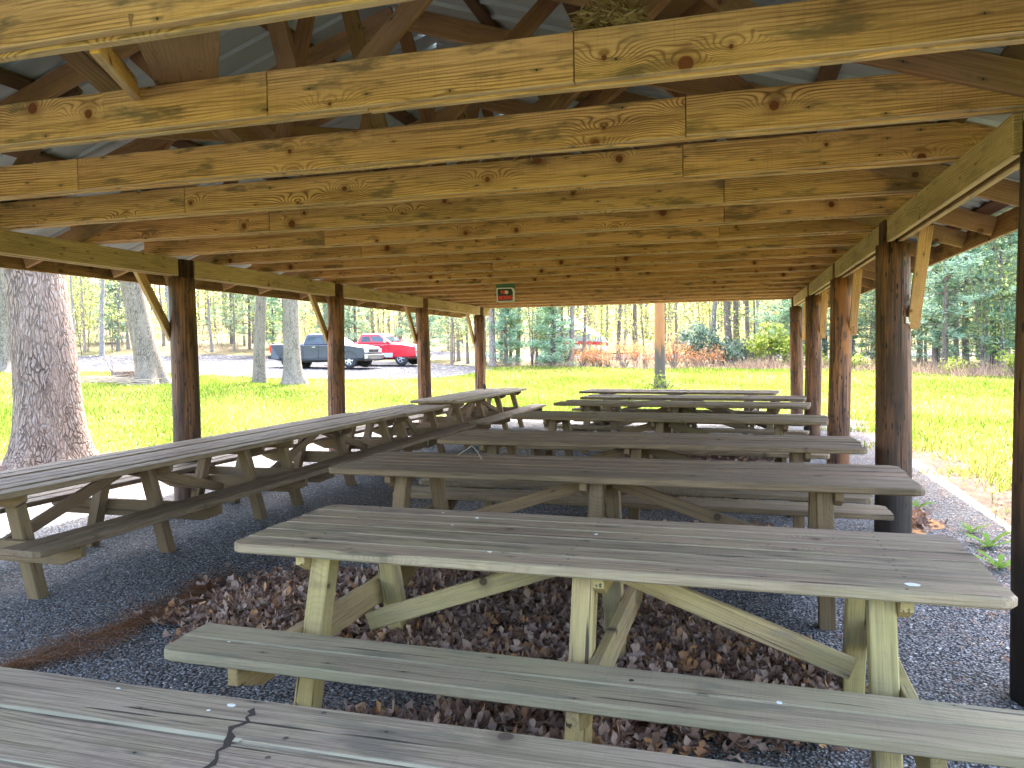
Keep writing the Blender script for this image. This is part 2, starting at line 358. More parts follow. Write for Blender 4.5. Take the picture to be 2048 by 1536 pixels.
def m_nest():
    return m_leaf('nest_straw', [(0, (.15, .10, .04)), (.5, (.28, .20, .08)), (1, (.40, .31, .15))], .1)
MW['nest'] = m_nest()

def m_bark(name, a, b, c, sx=9.0, sz=2.2, furrow=.10, bump=1.0, lichen=0.0, warp=2.6):
    g = G(name); x, y, z = g.sep(g.tc()); r = g.rnd(); zz = g.M('ADD', z, g.M('MULTIPLY', r, 31.0))
    n0 = g.noise(g.comb(g.M('MULTIPLY', x, 5), g.M('MULTIPLY', y, 5), g.M('MULTIPLY', zz, 3)), 1, 3)
    d = g.M('MULTIPLY', g.M('SUBTRACT', n0, .5), warp)
    P = g.comb(g.M('ADD', g.M('MULTIPLY', x, sx), d), g.M('ADD', g.M('MULTIPLY', y, sx), d), g.M('MULTIPLY', zz, sz))
    e = g.vor(P, 1, '3D', 'DISTANCE_TO_EDGE')['Distance']; cell = g.sep(g.vor(P, 1)['Color'])
    fine = g.noise(g.comb(g.M('MULTIPLY', x, 45), g.M('MULTIPLY', y, 45), g.M('MULTIPLY', zz, 18)), 1, 4, .65)
    big = g.noise(g.comb(g.M('MULTIPLY', x, 2), g.M('MULTIPLY', y, 2), g.M('MULTIPLY', zz, .9)), 1, 3)
    col = g.mix(big, a, b); col = g.mix(g.M('MULTIPLY', cell[0], .35), col, b); col = g.mix(g.M('MULTIPLY', g.mr(fine, .45, .75), .5), col, c)
    if lichen:
        col = g.mix(g.M('MULTIPLY', g.mr(g.noise(P, 1.7, 4, .7), .53, .63), lichen), col, (.40, .42, .40))
    fm = g.mr(g.noise(P, .22, 3, .6), .35, .6, .25, 1.0); ef = g.M('MULTIPLY', g.mr(e, furrow, furrow * .15), fm); col = g.mix(ef, col, c)
    col = g.mix(1.0, col, g.ocol(), 'MULTIPLY')
    h = g.M('ADD', g.M('MULTIPLY', ef, -.8), g.M('MULTIPLY', fine, .45))
    return g.done(g.bsdf(col, .9, normal=g.bump(h, bump, .03), spec=.15))
MW['oak_bark'] = m_bark('furrowed_oak_bark', (.245, .185, .15), (.18, .135, .11), (.085, .062, .05), 26, 3.6, .13, 1.0, .35, 3.4)
MW['grey_bark'] = m_bark('pale_lichen_bark', (.27, .235, .195), (.20, .17, .14), (.075, .06, .048), 30, 5.0, .12, .9, .30, 3.0)
MW['dark_bark'] = m_bark('dark_woodland_bark', (.21, .185, .17), (.15, .13, .12), (.06, .05, .045), 14, 4.0, .12, .6, .15)

# cars, signs, small things
def m_paint(name, c):
    g = G(name); return g.done(g.bsdf((*c, 1), .38, 0.0, spec=.4, Coat_Weight=.35, Coat_Roughness=.1))
MW['paint_dark'] = m_paint('dark_grey_blue_paint', (.026, .032, .05)); MW['paint_red'] = m_paint('red_paint', (.52, .012, .022)); MW['paint_silver'] = m_paint('silver_lower_paint', (.42, .43, .45))
MW['glass'] = plain('tinted_window_glass', (.03, .045, .055), .06, 0.0, .8); MW['chrome'] = plain('chrome', (.45, .46, .48), .22, .9)
MW['rubber'] = plain('tyre_rubber', (.03, .03, .032), .85); MW['black'] = plain('black_plastic', (.018, .018, .02), .6); MW['alloy'] = plain('alloy_rim', (.55, .56, .58), .35, .7)
MW['lamp'] = plain('headlight_lens', (.62, .64, .66), .12, .3); MW['tail'] = plain('red_tail_lens', (.55, .02, .015), .25); MW['amber'] = plain('amber_lens', (.6, .25, .03), .25)
MW['white'] = plain('white_cover', (.72, .73, .74), .5, var=.06); MW['greycov'] = plain('grey_cover', (.27, .29, .33), .6, var=.15); MW['redstripe'] = plain('red_hull_stripe', (.52, .02, .035), .4)
MW['signgreen'] = plain('green_painted_board', (.035, .105, .045), .6, var=.25); MW['signblack'] = plain('sign_black', (.012, .011, .011), .4); MW['signwhite'] = plain('sign_white', (.62, .60, .53), .5); MW['signred'] = plain('sign_red', (.80, .035, .025), .5)
MW['spot'] = plain('white_dropping', (.66, .66, .62), .7); MW['paintline'] = plain('old_cream_paint_edge', (.40, .36, .26), .8, var=.45); MW['rot'] = plain('rotten_wood_dark', (.028, .02, .013), .95, var=.5)
MW['yellow'] = plain('dandelion_yellow', (.75, .5, .02), .7); MW['cone'] = plain('pine_cone_brown', (.10, .075, .055), .9, var=.3); MW['twig'] = plain('pale_twig', (.34, .27, .19), .9)
MW['handpaint'] = plain('white_hand_paint', (.6, .58, .52), .8)
MW['stumpwood'] = plain('cut_stump_wood', (.30, .19, .11), .9, var=.3)
def m_pole():
    g = G('peeling_pole'); x, y, z = g.sep(g.tc()); n = g.noise(g.comb(g.M('MULTIPLY', x, 9), g.M('MULTIPLY', y, 9), g.M('MULTIPLY', z, 1.2)), 1, 5, .6)
    n2 = g.noise(g.comb(g.M('MULTIPLY', x, 40), g.M('MULTIPLY', y, 40), g.M('MULTIPLY', z, 2)), 1, 3)
    orange = g.mix(n2, (.34, .15, .05), (.23, .09, .028)); grey = g.mix(n2, (.09, .07, .055), (.055, .042, .034))
    f = g.mr(g.M('ADD', z, g.M('MULTIPLY', n, 1.8)), 2.2, 2.6)
    return g.done(g.bsdf(g.mix(f, grey, orange), .8, normal=g.bump(n2, .4, .02)))
MW['pole'] = m_pole()

# ------------------------------------------------------------------ terrain and ground
def T(x, y):
    dx = 1.3 * max(0.0, -6.8 - x) if x < -6.8 else max(0.0, x - 2.6)
    dy = max(0.0, y - 18.3, -3 - y); d = math.hypot(dx, dy)
    return .028 * max(0.0, d - 1.0) + .06 * max(0.0, d - 47)
def TN(X, Y):
    dx = np.where(X < -6.8, 1.3 * np.maximum(0, -6.8 - X), np.maximum(0, X - 2.6)); dy = np.maximum(0, np.maximum(Y - 18.3, -3 - Y)); d = np.hypot(dx, dy)
    return .028 * np.maximum(0, d - 1) + .06 * np.maximum(0, d - 47)
def grid_mesh(name, xs, ys, mat, off=0.0):
    X, Y = np.meshgrid(xs, ys); Z = TN(X, Y) + off; n, m = X.shape
    V = np.stack([X.ravel(), Y.ravel(), Z.ravel()], 1); i = np.arange(n * m).reshape(n, m)
    F = np.stack([i[:-1, :-1].ravel(), i[:-1, 1:].ravel(), i[1:, 1:].ravel(), i[1:, :-1].ravel()], 1)
    return mesh_arrays(name, V, F, mat, True)
xs = np.concatenate([np.arange(-240, -60, 12.0), np.arange(-60, 30, 1.0), np.arange(30, 241, 12.0)])
ys = np.concatenate([np.arange(-120, -12, 8.0), np.arange(-12, 60, 1.0), np.arange(60, 120, 4.0), np.arange(120, 241, 14.0)])
lawn = tag(obj('lawn_ground', grid_mesh('lawn_ground', xs, ys, MW['lawn'])), 'bright yellow green lawn ground around the picnic shelter', 'ground', kind='structure')
def strip(name, A, B, mat, off, nu=60, nv=14, wob=0.5, label='', cat=''):
    def samp(L, n):
        P = np.array(L, float); s = np.concatenate([[0], np.cumsum(np.linalg.norm(np.diff(P, axis=0), axis=1))]); t = np.linspace(0, s[-1], n)
        return np.stack([np.interp(t, s, P[:, 0]), np.interp(t, s, P[:, 1])], 1)
    a, b = samp(A, nu), samp(B, nu); r = np.random.default_rng(len(name))
    a = a + r.normal(0, wob * .5, a.shape); b = b + r.normal(0, wob * .5, b.shape)
    tt = np.linspace(0, 1, nv)[:, None, None]; P = a[None] * (1 - tt) + b[None] * tt; X, Y = P[..., 0], P[..., 1]
    V = np.stack([X.ravel(), Y.ravel(), (TN(X, Y) + off).ravel()], 1); i = np.arange(nu * nv).reshape(nv, nu)
    F = np.stack([i[:-1, :-1].ravel(), i[:-1, 1:].ravel(), i[1:, 1:].ravel(), i[1:, :-1].ravel()], 1)
    return tag(obj(name, mesh_arrays(name, V, F, mat, True)), label, cat, kind='structure')
strip('forest_floor', [(-90, 36), (-60, 41), (-42, 42), (-38, 47), (-30, 50), (-18, 45), (-13, 42.2), (-8, 40.8), (-2.7, 38.2), (1.5, 38.2), (5, 37.3), (7.3, 34), (9.2, 31.2), (14, 27), (22, 22), (40, 14)],
      [(-190, 150), (-150, 180), (-110, 195), (-80, 200), (-50, 200), (-20, 200), (0, 200), (25, 200), (50, 195), (80, 185), (110, 165), (130, 140), (145, 110), (150, 80)], MW['forest_floor'], .02, 110, 70, .5, 'woodland floor of dead leaves and low green plants', 'ground')
LOT_A = [(-62, 26), (-31, 28.6), (-25, 29.6), (-20.2, 29.1), (-15.5, 29.5), (-12.7, 30.4), (-12.0, 34), (-11.8, 38.2)]
LOT_B = [(-75, 44), (-42, 41.2), (-38.6, 46.4), (-36.8, 50.0), (-33, 51.2), (-18.3, 45.2), (-14.6, 42.4), (-12.1, 39.2)]
strip('gravel_parking_lot', LOT_A, LOT_B, MW['lot'], .045, 90, 24, .35, 'pale gravel parking lot where two pickups stand', 'parking lot')
strip('gravel_lane', [(-30, 55), (-18, 53), (-8, 51), (2, 49.5), (12, 48)], [(-33, 64), (-20, 62.5), (-8, 60), (4, 58), (16, 56)], MW['lot'], .05, 40, 10, .3, 'pale gravel lane seen between the trunks', 'road')
def pad():
    n = 60; loop = []
    for i in range(n):                                             # ragged outline of the shelter's gravel floor
        t = i / n * 4; k = int(t); f = t - k
        x0, x1, y0, y1 = -7.1, 2.35, -4.0, 18.9
        p = [(x0 + (x1 - x0) * f, y0), (x1, y0 + (y1 - y0) * f), (x1 - (x1 - x0) * f, y1), (x0, y1 - (y1 - y0) * f)][k]
        loop.append((p[0] + random.uniform(-.12, .12), p[1] + random.uniform(-.12, .12), .012))
    c = (-2.3, 7.5, .012)
    return mesh_py('gravel_floor', loop + [c], [(i, (i + 1) % n, n) for i in range(n)], MW['gravel'])
tag(obj('gravel_floor', pad()), 'dark blue grey crushed stone floor under the shelter', 'floor', kind='structure')
strip('dirt_strip', [(2.0, -6), (2.05, 2), (2.0, 8), (2.05, 13), (2.1, 19)], [(3.6, -6), (3.7, 2), (3.35, 8), (2.9, 13), (2.5, 19)], MW['litter'], .008, 40, 5, .12, 'sunlit strip of leaf litter beside the gravel floor', 'ground')
strip('leaf_litter_ground', [(-6.9, -3), (-6.9, 4), (-7.0, 9), (-6.9, 13), (-6.9, 17)], [(-10.5, -3), (-11, 4), (-10.9, 8.2), (-8.6, 11), (-7.3, 17)], MW['litter'], .010, 40, 8, .2, 'pinkish leaf litter around the big oak beside the shelter', 'ground')

# ------------------------------------------------------------------ picnic shelter
XL, XR, XC = -5.72, 1.28, -2.22
Y0, Y1 = -0.75, 17.95
ZB, ZJ = 2.44, 2.635                                                # underside of plate beam, of ceiling joists
SL = 1 / 3.0
PV = Vector((XC, 8.6, 0))
pav = empty('picnic_shelter', PV, label='long open picnic shelter of log posts, golden joists and metal roof', cat='shelter')
def ps(name, p0, p1, W, Th, upv, mat, color=None, **k): return stick(name, pav, p0, p1, W, Th, upv, mat, color, off=PV, **k)
posts_y = [0.41, 3.86, 7.05, 10.40, 13.77, 17.2]
def post_mesh(seed, r=0.122):
    rr = random.Random(seed); n = 22; prof = []; ph = [rr.uniform(0, 6.28) for _ in range(5)]
    V, F = [], []; zs = [-.25, -.02, .0, .12, .3, .6, .9, 1.2, 1.5, 1.8, 2.1, 2.3, ZB - .012, ZB - .012, ZJ - .01, ZJ - .01]
    for i, z in enumerate(zs):
        for k in range(n):
            th = 2 * math.pi * k / n; q = r * (1.05 - .025 * z) * (1 + .025 * math.sin(2 * th + ph[0] + z * .7) + .018 * math.sin(3 * th + ph[1] - z) + .012 * math.sin(5 * th + ph[2] + 2 * z) + rr.uniform(-.006, .006))
            if i in (13, 14): c, s_ = math.cos(th), math.sin(th); x, y = max(-.086, min(.086, q * c * .97)), q * s_ * .95
            else: x, y = q * math.cos(th), q * math.sin(th)
            if i == 15: x = y = 0
            V.append((x + .012 * math.sin(z * 1.3 + ph[3]), y + .010 * math.sin(z * 1.1 + ph[4]), z))
    for i in range(len(zs) - 1):
        for k in range(n): F.append((i * n + k, i * n + (k + 1) % n, (i + 1) * n + (k + 1) % n, (i + 1) * n + k))
    return mesh_py('post', V, F, MW['post'], True)
pcol = {(1, 1): (.0, .5, 1.0), (1, 2): (.08, .8, .9), (1, 3): (.7, 1.1, .4), (1, 4): (.4, 1.0, .7), (1, 5): (.3, 1.0, .6), (0, 2): (.0, .8, .3), (0, 3): (.25, 1.15, .2), (0, 4): (.25, 1.15, .1), (0, 5): (.2, 1.15, .1)}
post_objs = {}
for side, X in ((0, XL), (1, XR)):
    for i, y in enumerate(posts_y):
        o = obj('post', post_mesh(side * 10 + i, .135 if i < 3 else .125), pav, loc=Vector((X + (.055 if (side, i) == (1, 1) else 0), y, 0)) - PV, color=pcol.get((side, i), (.1, .9, .4)))
        post_objs[(side, i)] = o
    s = -1 if side == 0 else 1
    # plate beams: an inner and an outer plank between neighbouring posts
    stops = [Y0 + .1] + posts_y + [Y1 - .12]
    for a, b in zip(stops[:-1], stops[1:]):
        g0 = .128 if a in posts_y else 0; g1 = .128 if b in posts_y else 0
        if b - a < .3: g0, g1 = .1, 0
        for k, (xo, nm) in enumerate(((-s * .052, 'plate_beam'), (s * .030, 'plate_beam'))):
            ps(nm, (X + xo, a + g0, (ZB + ZJ) / 2 - .002 * k), (X + xo, b - g1, (ZB + ZJ) / 2 - .002 * k), ZJ - ZB - .006, .042, (0, 0, 1), MW['beam'], jit((1.0, .98, .9) if k == 0 else (.85, .8, .75), .1), wob=.001)
    # knee braces on the near side of each post, fixed to the outer face
    for i, y in enumerate(posts_y):
        xb = X + s * .125
        if side: ps('knee_brace', (xb + .02, y - .03, 1.74), (xb + .02, y - .46, ZB + .08), .092, .045, (1, 0, 0), MW['beam'], jit((1.15, .98, .85), .1), wob=0)
        else: ps('knee_brace', (xb, y - .02, 1.78), (xb, y - .52, ZB + .08), .10, .045, (0, 1, .4), MW['beam'], jit((.95, .8, .68), .1), wob=0)
        if side == 0 and i == 2: ps('knee_brace', (xb, y + .08, 2.05), (xb, y + .42, ZB + .08), .09, .042, (0, 1, .4), MW['beam'], (.8, .85, .7), wob=0)
# ceiling joists, two plies of butted planks
joist_y = [2.08 + .925 * k for k in range(-3, 18)]
joist_y = [y for y in joist_y if Y0 < y < Y1]
splice = {2: [-1.95, -0.59], 3: [-3.91, -0.22], 4: [-3.87, -0.29], 5: [-3.77, -0.06], 6: [-3.78, -0.07], 7: [-3.86, -.12], 8: [-3.82, -.16], 1: [-2.9, .9]}
for j, y in enumerate(joist_y):
    idx = int(round((y - 2.08) / .925)) + 1
    sp = splice.get(idx) or [random.choice((-3.9, -3.2, -2.4)) + random.uniform(-.3, .3), random.choice((-.4, .2, -1.2)) + random.uniform(-.3, .3)]
    ends = [XL - .15] + sp + [XR + .15]
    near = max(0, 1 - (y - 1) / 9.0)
    base = tuple(a * near + b * (1 - near) for a, b in zip((1.04, 1.0, .96), (.95, .76, .62)))  # far joists are redder wood, also darkened to paint in the dimmer interior
    for a, b in zip(ends[:-1], ends[1:]):
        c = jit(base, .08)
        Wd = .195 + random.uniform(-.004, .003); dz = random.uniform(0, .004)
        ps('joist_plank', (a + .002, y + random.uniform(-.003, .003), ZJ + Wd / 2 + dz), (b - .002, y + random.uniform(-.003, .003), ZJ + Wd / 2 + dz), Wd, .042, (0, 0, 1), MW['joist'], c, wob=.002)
    m = random.uniform(-3.2, -1.2)
    for a, b in ((XL - .15, m), (m, XR + .15)):
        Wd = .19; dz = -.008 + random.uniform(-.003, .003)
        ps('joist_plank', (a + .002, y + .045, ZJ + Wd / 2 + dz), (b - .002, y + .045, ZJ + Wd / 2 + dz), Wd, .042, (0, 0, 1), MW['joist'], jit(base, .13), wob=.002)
    # rafters with eave tails and truss webs
    def rz(x): return ZJ + .03 + (min(x - (XL), XR - x)) * SL + .06
    xe0, xe1 = XL - .66, XR + .66; yr = y - .045 if idx % 2 else y + .09
    for xa, xb in ((xe0, XC), (xe1, XC)):
        ps('rafter', (xa, yr, rz(xa)), (xb, yr, rz(XC)), .14, .04, (0, 0, 1), MW['rafter'], jit((1.6, 1.5, 1.35) if idx > 2 else (1.1, 1, .9), .15), wob=0)
    for (xa, xb) in ((-4.55, -4.0), (-2.75, -3.55), (-2.55, XC - .03), (-1.9, XC + .03), (-1.65, -.9), (.15, -.45)):
        ps('truss_web', (xa, y + .09 + .04 * (xa > XC), ZJ + .14), (xb, y + .09 + .04 * (xa > XC), rz(xb) + .02), .09, .038, (1, 0, .3), MW['rafter'], jit((1.15, 1.0, .85), .2), wob=0)
# long diagonal sway braces in the roof space
for (a, b) in (((-4.6, 3.35, 3.0), (-2.6, 6.4, 3.45)), ((-.2, 3.2, 3.1), (-2.0, 7.2, 3.5)), ((.5, 2.2, 2.9), (-1.2, 6.0, 3.4)), ((-4.3, 7.0, 3.1), (-2.4, 11.2, 3.5))):
    ps('sway_brace', a, b, .14, .04, (0, .2, 1), MW['rafter'], jit((1.25, 1.1, .8), .15), wob=0)
ps('sway_brace', (-1.72, 2.13, 2.67), (-2.45, 3.10, 2.875), .27, .04, (.8, .6, .1), MW['rafter'], (1.25, 1.15, .9), wob=0)
ps('sway_brace', (-2.06, 2.14, 2.665), (-2.62, 2.96, 2.815), .10, .035, (0, -.3, 1), MW['joist'], (1.08, .98, .72), wob=0)
# purlins along the roof, fascia, roof sheets
for sgn, xe in ((-1, XL - .66), (1, XR + .66)):
    for k in range(7):
        x = xe - sgn * (.08 + k * .68)
        if sgn * (x - XC) < .05: continue
        z = rz(x) + .07 + .022
        for a, b in ((Y0, 5.2), (5.21, 11.4), (11.41, Y1)):
            ps('purlin', (x, a, z), (x, b, z), .11, .036, (1, 0, -sgn * SL), MW['purlin'], jit((1, 1, 1), .25), wob=.006)
    for a, b in ((Y0, 4.3), (4.302, 8.9), (8.902, 13.4), (13.402, Y1)):
        xf = xe + sgn * .028; zf = rz(xe) - .005
        ps('fascia_board', (xf, a, zf), (xf, b, zf), .165, .032, (0, 0, 1), MW['joist'], jit((.62, .5, .42), .15), wob=.001)
    # ribbed metal sheets
    Lr = math.hypot(abs(xe - XC) + .06, (abs(xe - XC) + .06) * SL); wv = .92; prof = []
    for q in range(4):
        u = q * .23
        prof += [(u, 0), (u + .085, 0), (u + .10, .022), (u + .13, .022), (u + .145, 0)]
    prof.append((.92, 0))
    V, F = [], []
    for e in (0, 1):
        for (u, h) in prof: V.append((e * Lr, u, h))
    n = len(prof)
    for k in range(n - 1): F.append((k, k + 1, n + k + 1, n + k))
    sheet = mesh_py('roof_sheet', V, F, MW['metal'])
    sol = (xe + sgn * .06, rz(xe) + .07 + .044 - .06 * SL)
    yv = Y0 - .05
    while yv < Y1 + .02:
        M4 = basis(Vector((sol[0], yv, sol[1])) - PV, (-sgn, 0, SL), (0, 1, 0))
        o = obj('roof_sheet', sheet, pav, mat4=M4); yv += .92
        if sgn < 0: pass

# text painted on the right post and the NO SMOKING sign
def text_mesh(s, size, mat, bold=0.0, ext=.002):
    cu = bpy.data.curves.new('txt', 'FONT'); cu.body = s; cu.size = size; cu.align_x = 'CENTER'; cu.align_y = 'CENTER'; cu.extrude = ext; cu.offset = bold; cu.resolution_u = 3
    o = bpy.data.objects.new('txt', cu); COL.objects.link(o); dg = bpy.context.evaluated_depsgraph_get(); me = bpy.data.meshes.new_from_object(o.evaluated_get(dg))
    bpy.data.objects.remove(o); me.materials.clear(); me.materials.append(mat); return me
for s, z, dx, hh in (('F', 1.985, .108, .07), ('8', 1.895, .112, .075), ('B,L', 1.80, .098, .07)):
    th = math.asin(min(.99, dx / .13)); rr_ = .137
    px_, py_ = rr_ * math.sin(th) * .98, -rr_ * math.cos(th)
    obj('painted_letters', text_mesh(s, hh, MW['handpaint'], .002, .004), post_objs[(1, 2)], mat4=basis((px_, py_ , z), (math.cos(th), math.sin(th), 0), (0, 0, 1)))

sg = empty('no_smoking_sign', (-3.42, 11.62, 2.36), label='black and red NO SMOKING sign on green board hanging from a joist', cat='sign')
mb = MB(); mb.box((0, 0, .21), (.305, .02, .42)); mb.build('backing_board', MW['signgreen'], sg)
V, F = prism([(-.145, .005), (.15, .005), (.152, .17), (.14, .205), (.11, .222), (-.145, .225)], .006, .001)
obj('sign_border', mesh_py('sign_border', V, F, MW['signwhite']), sg, mat4=basis((0, -.0135, 0), (1, 0, 0), (0, 0, 1)))
V, F = prism([(-.125, .02), (.118, .02), (.122, .15), (.112, .19), (.09, .207), (-.125, .207)], .004, .001)
face = obj('sign_face', mesh_py('sign_face', V, F, MW['signblack']), sg, mat4=basis((0, -.0185, 0), (1, 0, 0), (0, 0, 1)))
obj('lettering', text_mesh('SMOKING', .062, MW['signred'], .0022), sg, mat4=basis((-.003, -.0225, .065), (.82, 0, .01), (0, 0, 1)) @ Matrix.Diagonal((.86, 1.35, 1, 1)))
obj('lettering', text_mesh('N', .078, MW['signred'], .003), sg, mat4=basis((-.04, -.0225, .152), (1, 0, .01), (0, 0, 1)) @ Matrix.Diagonal((1.1, 1, 1, 1)))
mb = MB(); mb.lathe([(0, -.002), (.028, -.002), (.028, .004)], 20, 'y', (.022, -.0225, .152)); dsc = mb.build('round_symbol', MW['signwhite'], sg)
mb = MB(); mb.box((0, 0, 0), (.008, .003, .058), Matrix.Rotation(R_(45), 3, 'Y')); mb.build('slash_bar', MW['signred'], sg, loc=(.022, -.027, .152))

# ------------------------------------------------------------------ picnic tables
def make_table(L, W, h, sets, cols, nb=6, clip=.045, hero=False, bh=.45, spread=(.27, .49), bx=(.575, .885), seed=0):
    """local frame: x along the table, y across; returns the Empty"""
    random.seed(seed + 100)
    t = empty('picnic_table'); tt = .042
    bw = W / nb; gap = .006 if hero else .013
    cT, cB, cL = cols; mt, mbn, ml = ('top', 'bench', 'leg') if hero else ('brown_top', 'brown_top', 'brown_leg')
    for k in range(nb):
        y = -W / 2 + bw * (k + .5); edge = k in (0, nb - 1)
        me = board_mesh('top_board', L + random.choice((0, .004, -.008)), bw - gap, tt, MW[mt], variant=k % 3, clip=clip if edge else 0.0, wob=.004, ch=.008)
        fl = k == 0
        o = obj('top_board', me, t, loc=(random.uniform(-.006, .006), y, h - tt / 2 + (0 if hero else random.uniform(-.005, .004))), rot=((0 if hero else random.uniform(-.03, .03)), 0, math.pi if fl else 0), color=jit(cT, .10))
    for s in (-1, 1):
        for k in range(2):
            y = s * (bx[0] + (bx[1] - bx[0]) * (.25 + .5 * k)); bwid = (bx[1] - bx[0]) / 2 - .004
            me = board_mesh('bench_board', L, bwid, tt, MW[mbn], variant=k, clip=clip if k else 0.0, wob=.0025, ch=.006)
            obj('bench_board', me, t, loc=(random.uniform(-.006, .006), y, bh - tt / 2 + (0 if hero else random.uniform(-.003, .003))), rot=((0 if hero else random.uniform(-.02, .02)), 0, 0 if s > 0 else math.pi), color=jit(cB, .10))
    for i, x in enumerate(sets):
        sd = -1 if x <= 0.01 else 1
        for s in (-1, 1):
            stick('leg', t, (x, s * spread[1], -.03), (x, s * spread[0], h - tt - .002), .092, .09, (0, 1, .3), MW[ml], jit(cL, .12), wob=.002, ch=.006)
        xs_ = x + sd * .07
        stick('top_cleat', t, (xs_, -W / 2 + .07, h - tt - .047), (xs_, W / 2 - .07, h - tt - .047), .09, .044, (0, 0, 1), MW[ml], jit(cL, .12), angle=.07)
        stick('bench_bearer', t, (xs_, -bx[1] + .03, bh - tt - .070), (xs_, bx[1] - .03, bh - tt - .070), .135, .044, (0, 0, 1), MW[ml], jit(cL, .12), angle=.16)
    if len(sets) > 1:
        for x in (sets[0], sets[-1]):
            sg_ = 1 if x > 0 else -1
            stick('brace', t, (sg_ * .06, 0, h - tt - .055), (x - sg_ * .06, 0, .30), .085, .042, (0, 0, 1), MW[ml], jit(cL, .12))
    return t
GR = ((1.0, 1.0, 1.0), (1.0, 1.0, 1.0), (1.0, 1.0, 1.0))
t1 = make_table(3.05, .90, .76, (-1.13, .05, 1.13), GR, hero=True, seed=1)
t1.location = (-.615, 3.30, .01); t1.rotation_euler.z = R_(-1.1)
tag(t1, 'grey picnic table with yellow algae legs over the biggest heap of dead leaves', 'picnic table', 'picnic tables in the right row')
def place(t, x, y, rz, label, group='picnic tables in the right row', z=.01):
    t.location = (x, y, z); t.rotation_euler.z = R_(rz); tag(t, label, 'picnic table', group)
    return t
# nearest table, cut by the lower picture edge, with one cracked plank
t0 = make_table(3.6, .96, .76, (-1.35, 0, 1.35), ((.98, 1.03, 1.08), (1, 1, 1), (1, 1, 1)), nb=5, hero=True, seed=2)
place(t0, -.85, 1.105, 0.0, 'nearest grey picnic table with a jagged crack across its planks')
tA = make_table(3.72, .92, .80, (-1.35, 0, 1.35), ((1.05, 1.0, .95), (1.1, 1.12, 1.0), (1.0, .95, .88)), seed=3)
place(tA, -.83, 5.12, -1.2, 'brown picnic table with a bent straw on top, second behind the nearest')
tB = make_table(3.72, .96, .765, (-1.35, 0, 1.35), ((1.05, 1.0, .95), (1.1, 1.1, 1.0), (1.0, .95, .88)), seed=4)
place(tB, -.82, 7.15, -1.5, 'weathered picnic table standing beside the second right post with bare orange patches')
tC = make_table(3.75, .92, .76, (-1.35, 0, 1.35), ((1.0, 1.0, .85), (1.05, 1.05, .9), (.98, .95, .85)), seed=5)
place(tC, -.82, 9.62, -5.0, 'slightly skewed picnic table between the second and third right posts')
tD = copy_tree(tC); place(tD, -.80, 11.95, -6.5, 'skewed picnic table with moss tinged planks before the third right post')
tE = copy_tree(tA); place(tE, -.70, 13.55, -5.0, 'picnic table second from the far open end of the shelter', z=-.03)
tF = copy_tree(tB); place(tF, -1.05, 15.25, -8.0, 'farthest picnic table of the right row, tilted at the sunny open end')
# left row, lengthways along the left posts
LG = 'picnic tables lengthways beside the left posts'
LC = ((1.15, 1.15, 1.15), (.95, .92, .88), (1.0, .95, .85))
tL = make_table(3.2, .92, .745, (-1.18, .02, 1.28), LC, seed=6, spread=(.20, .40), bh=.44)
place(tL, -4.80, 5.16, 89.2, 'long picnic table in front of the big oak trunk, cut by the picture edge', LG)
tM = copy_tree(tL); place(tM, -4.80, 8.28, 90.5, 'picnic table lengthways behind the first left post', LG)
tN = make_table(1.86, .92, .735, (-.62, .62), LC, seed=7, spread=(.20, .40), bh=.43)
place(tN, -4.80, 10.70, 90.5, 'shorter picnic table lengthways beside the second left post', LG)
tO = make_table(4.1, .94, .795, (-1.7, -.55, .6, 1.7), ((1.5, 1.55, 1.55), (1.4, 1.4, 1.35), (1.1, 1.0, .9)), seed=8, spread=(.22, .44), bh=.455)
place(tO, -4.66, 13.72, 90.0, 'pale topped picnic table at the far left end with a pine cone on it', LG)
tP = copy_tree(tA); place(tP, 4.78, 8.6, 4.0, 'sunlit picnic table outside on the grass behind the dark right edge post', 'picnic table outside on the lawn', z=.03)
random.seed(21)
# screw heads in the two near tables, one shared mesh
_sm = MB(); _sm.lathe([(.0065, -.002), (.0065, .0006), (.004, .0009), (0, .0004)], 8); SCREW = _sm.mesh('screw', plain('rusty_screw', (.07, .05, .04), .7), True)
for t_, W_, nb_, sets_ in ((t1, .90, 6, (-1.13, .05, 1.13)), (t0, .96, 5, (-1.35, 0, 1.35))):
    for x in sets_:
        for k in range(nb_):
            for q in (-.3, .3): obj('screw', SCREW, t_, loc=(x + (-.07 if x <= .06 else .07) + random.uniform(-.012, .012), -W_ / 2 + W_ / nb_ * (k + .5 + q) + random.uniform(-.008, .008), .7602))
# crack, old paint lines and white spots
def spots(parent, pts, h):
    for (x, y, a, b) in pts:
        mb = MB(); n = 9; r0 = random.random() * 6
        V = [(x + a * math.cos(6.283 * k / n) * random.uniform(.75, 1.1), y + b * math.sin(6.283 * k / n) * random.uniform(.75, 1.1), h) for k in range(n)]
        V2 = [(v[0], v[1], h - .003) for v in V]
        mb.add(V + V2, [tuple(range(n))] + [(k, n + k, n + (k + 1) % n, (k + 1) % n) for k in range(n)])
        mb.build('white_spot', MW['spot'], parent)
spots(t0, [(-.295, .43, .012, .008), (-.33, .395, .005, .004), (-.63, .44, .007, .003), (.33, .30, .010, .006)], .7607)
spots(t1, [(1.22, -.36, .028, .022), (-.62, .30, .009, .007), (-.68, .12, .008, .006), (-.35, -.30, .012, .004), (.02, .10, .010, .013), (-.83, .37, .008, .006)], .7607)
spots(t1, [(.77, -.72, .011, .009), (-1.30, -.74, .008, .005)], .4507)
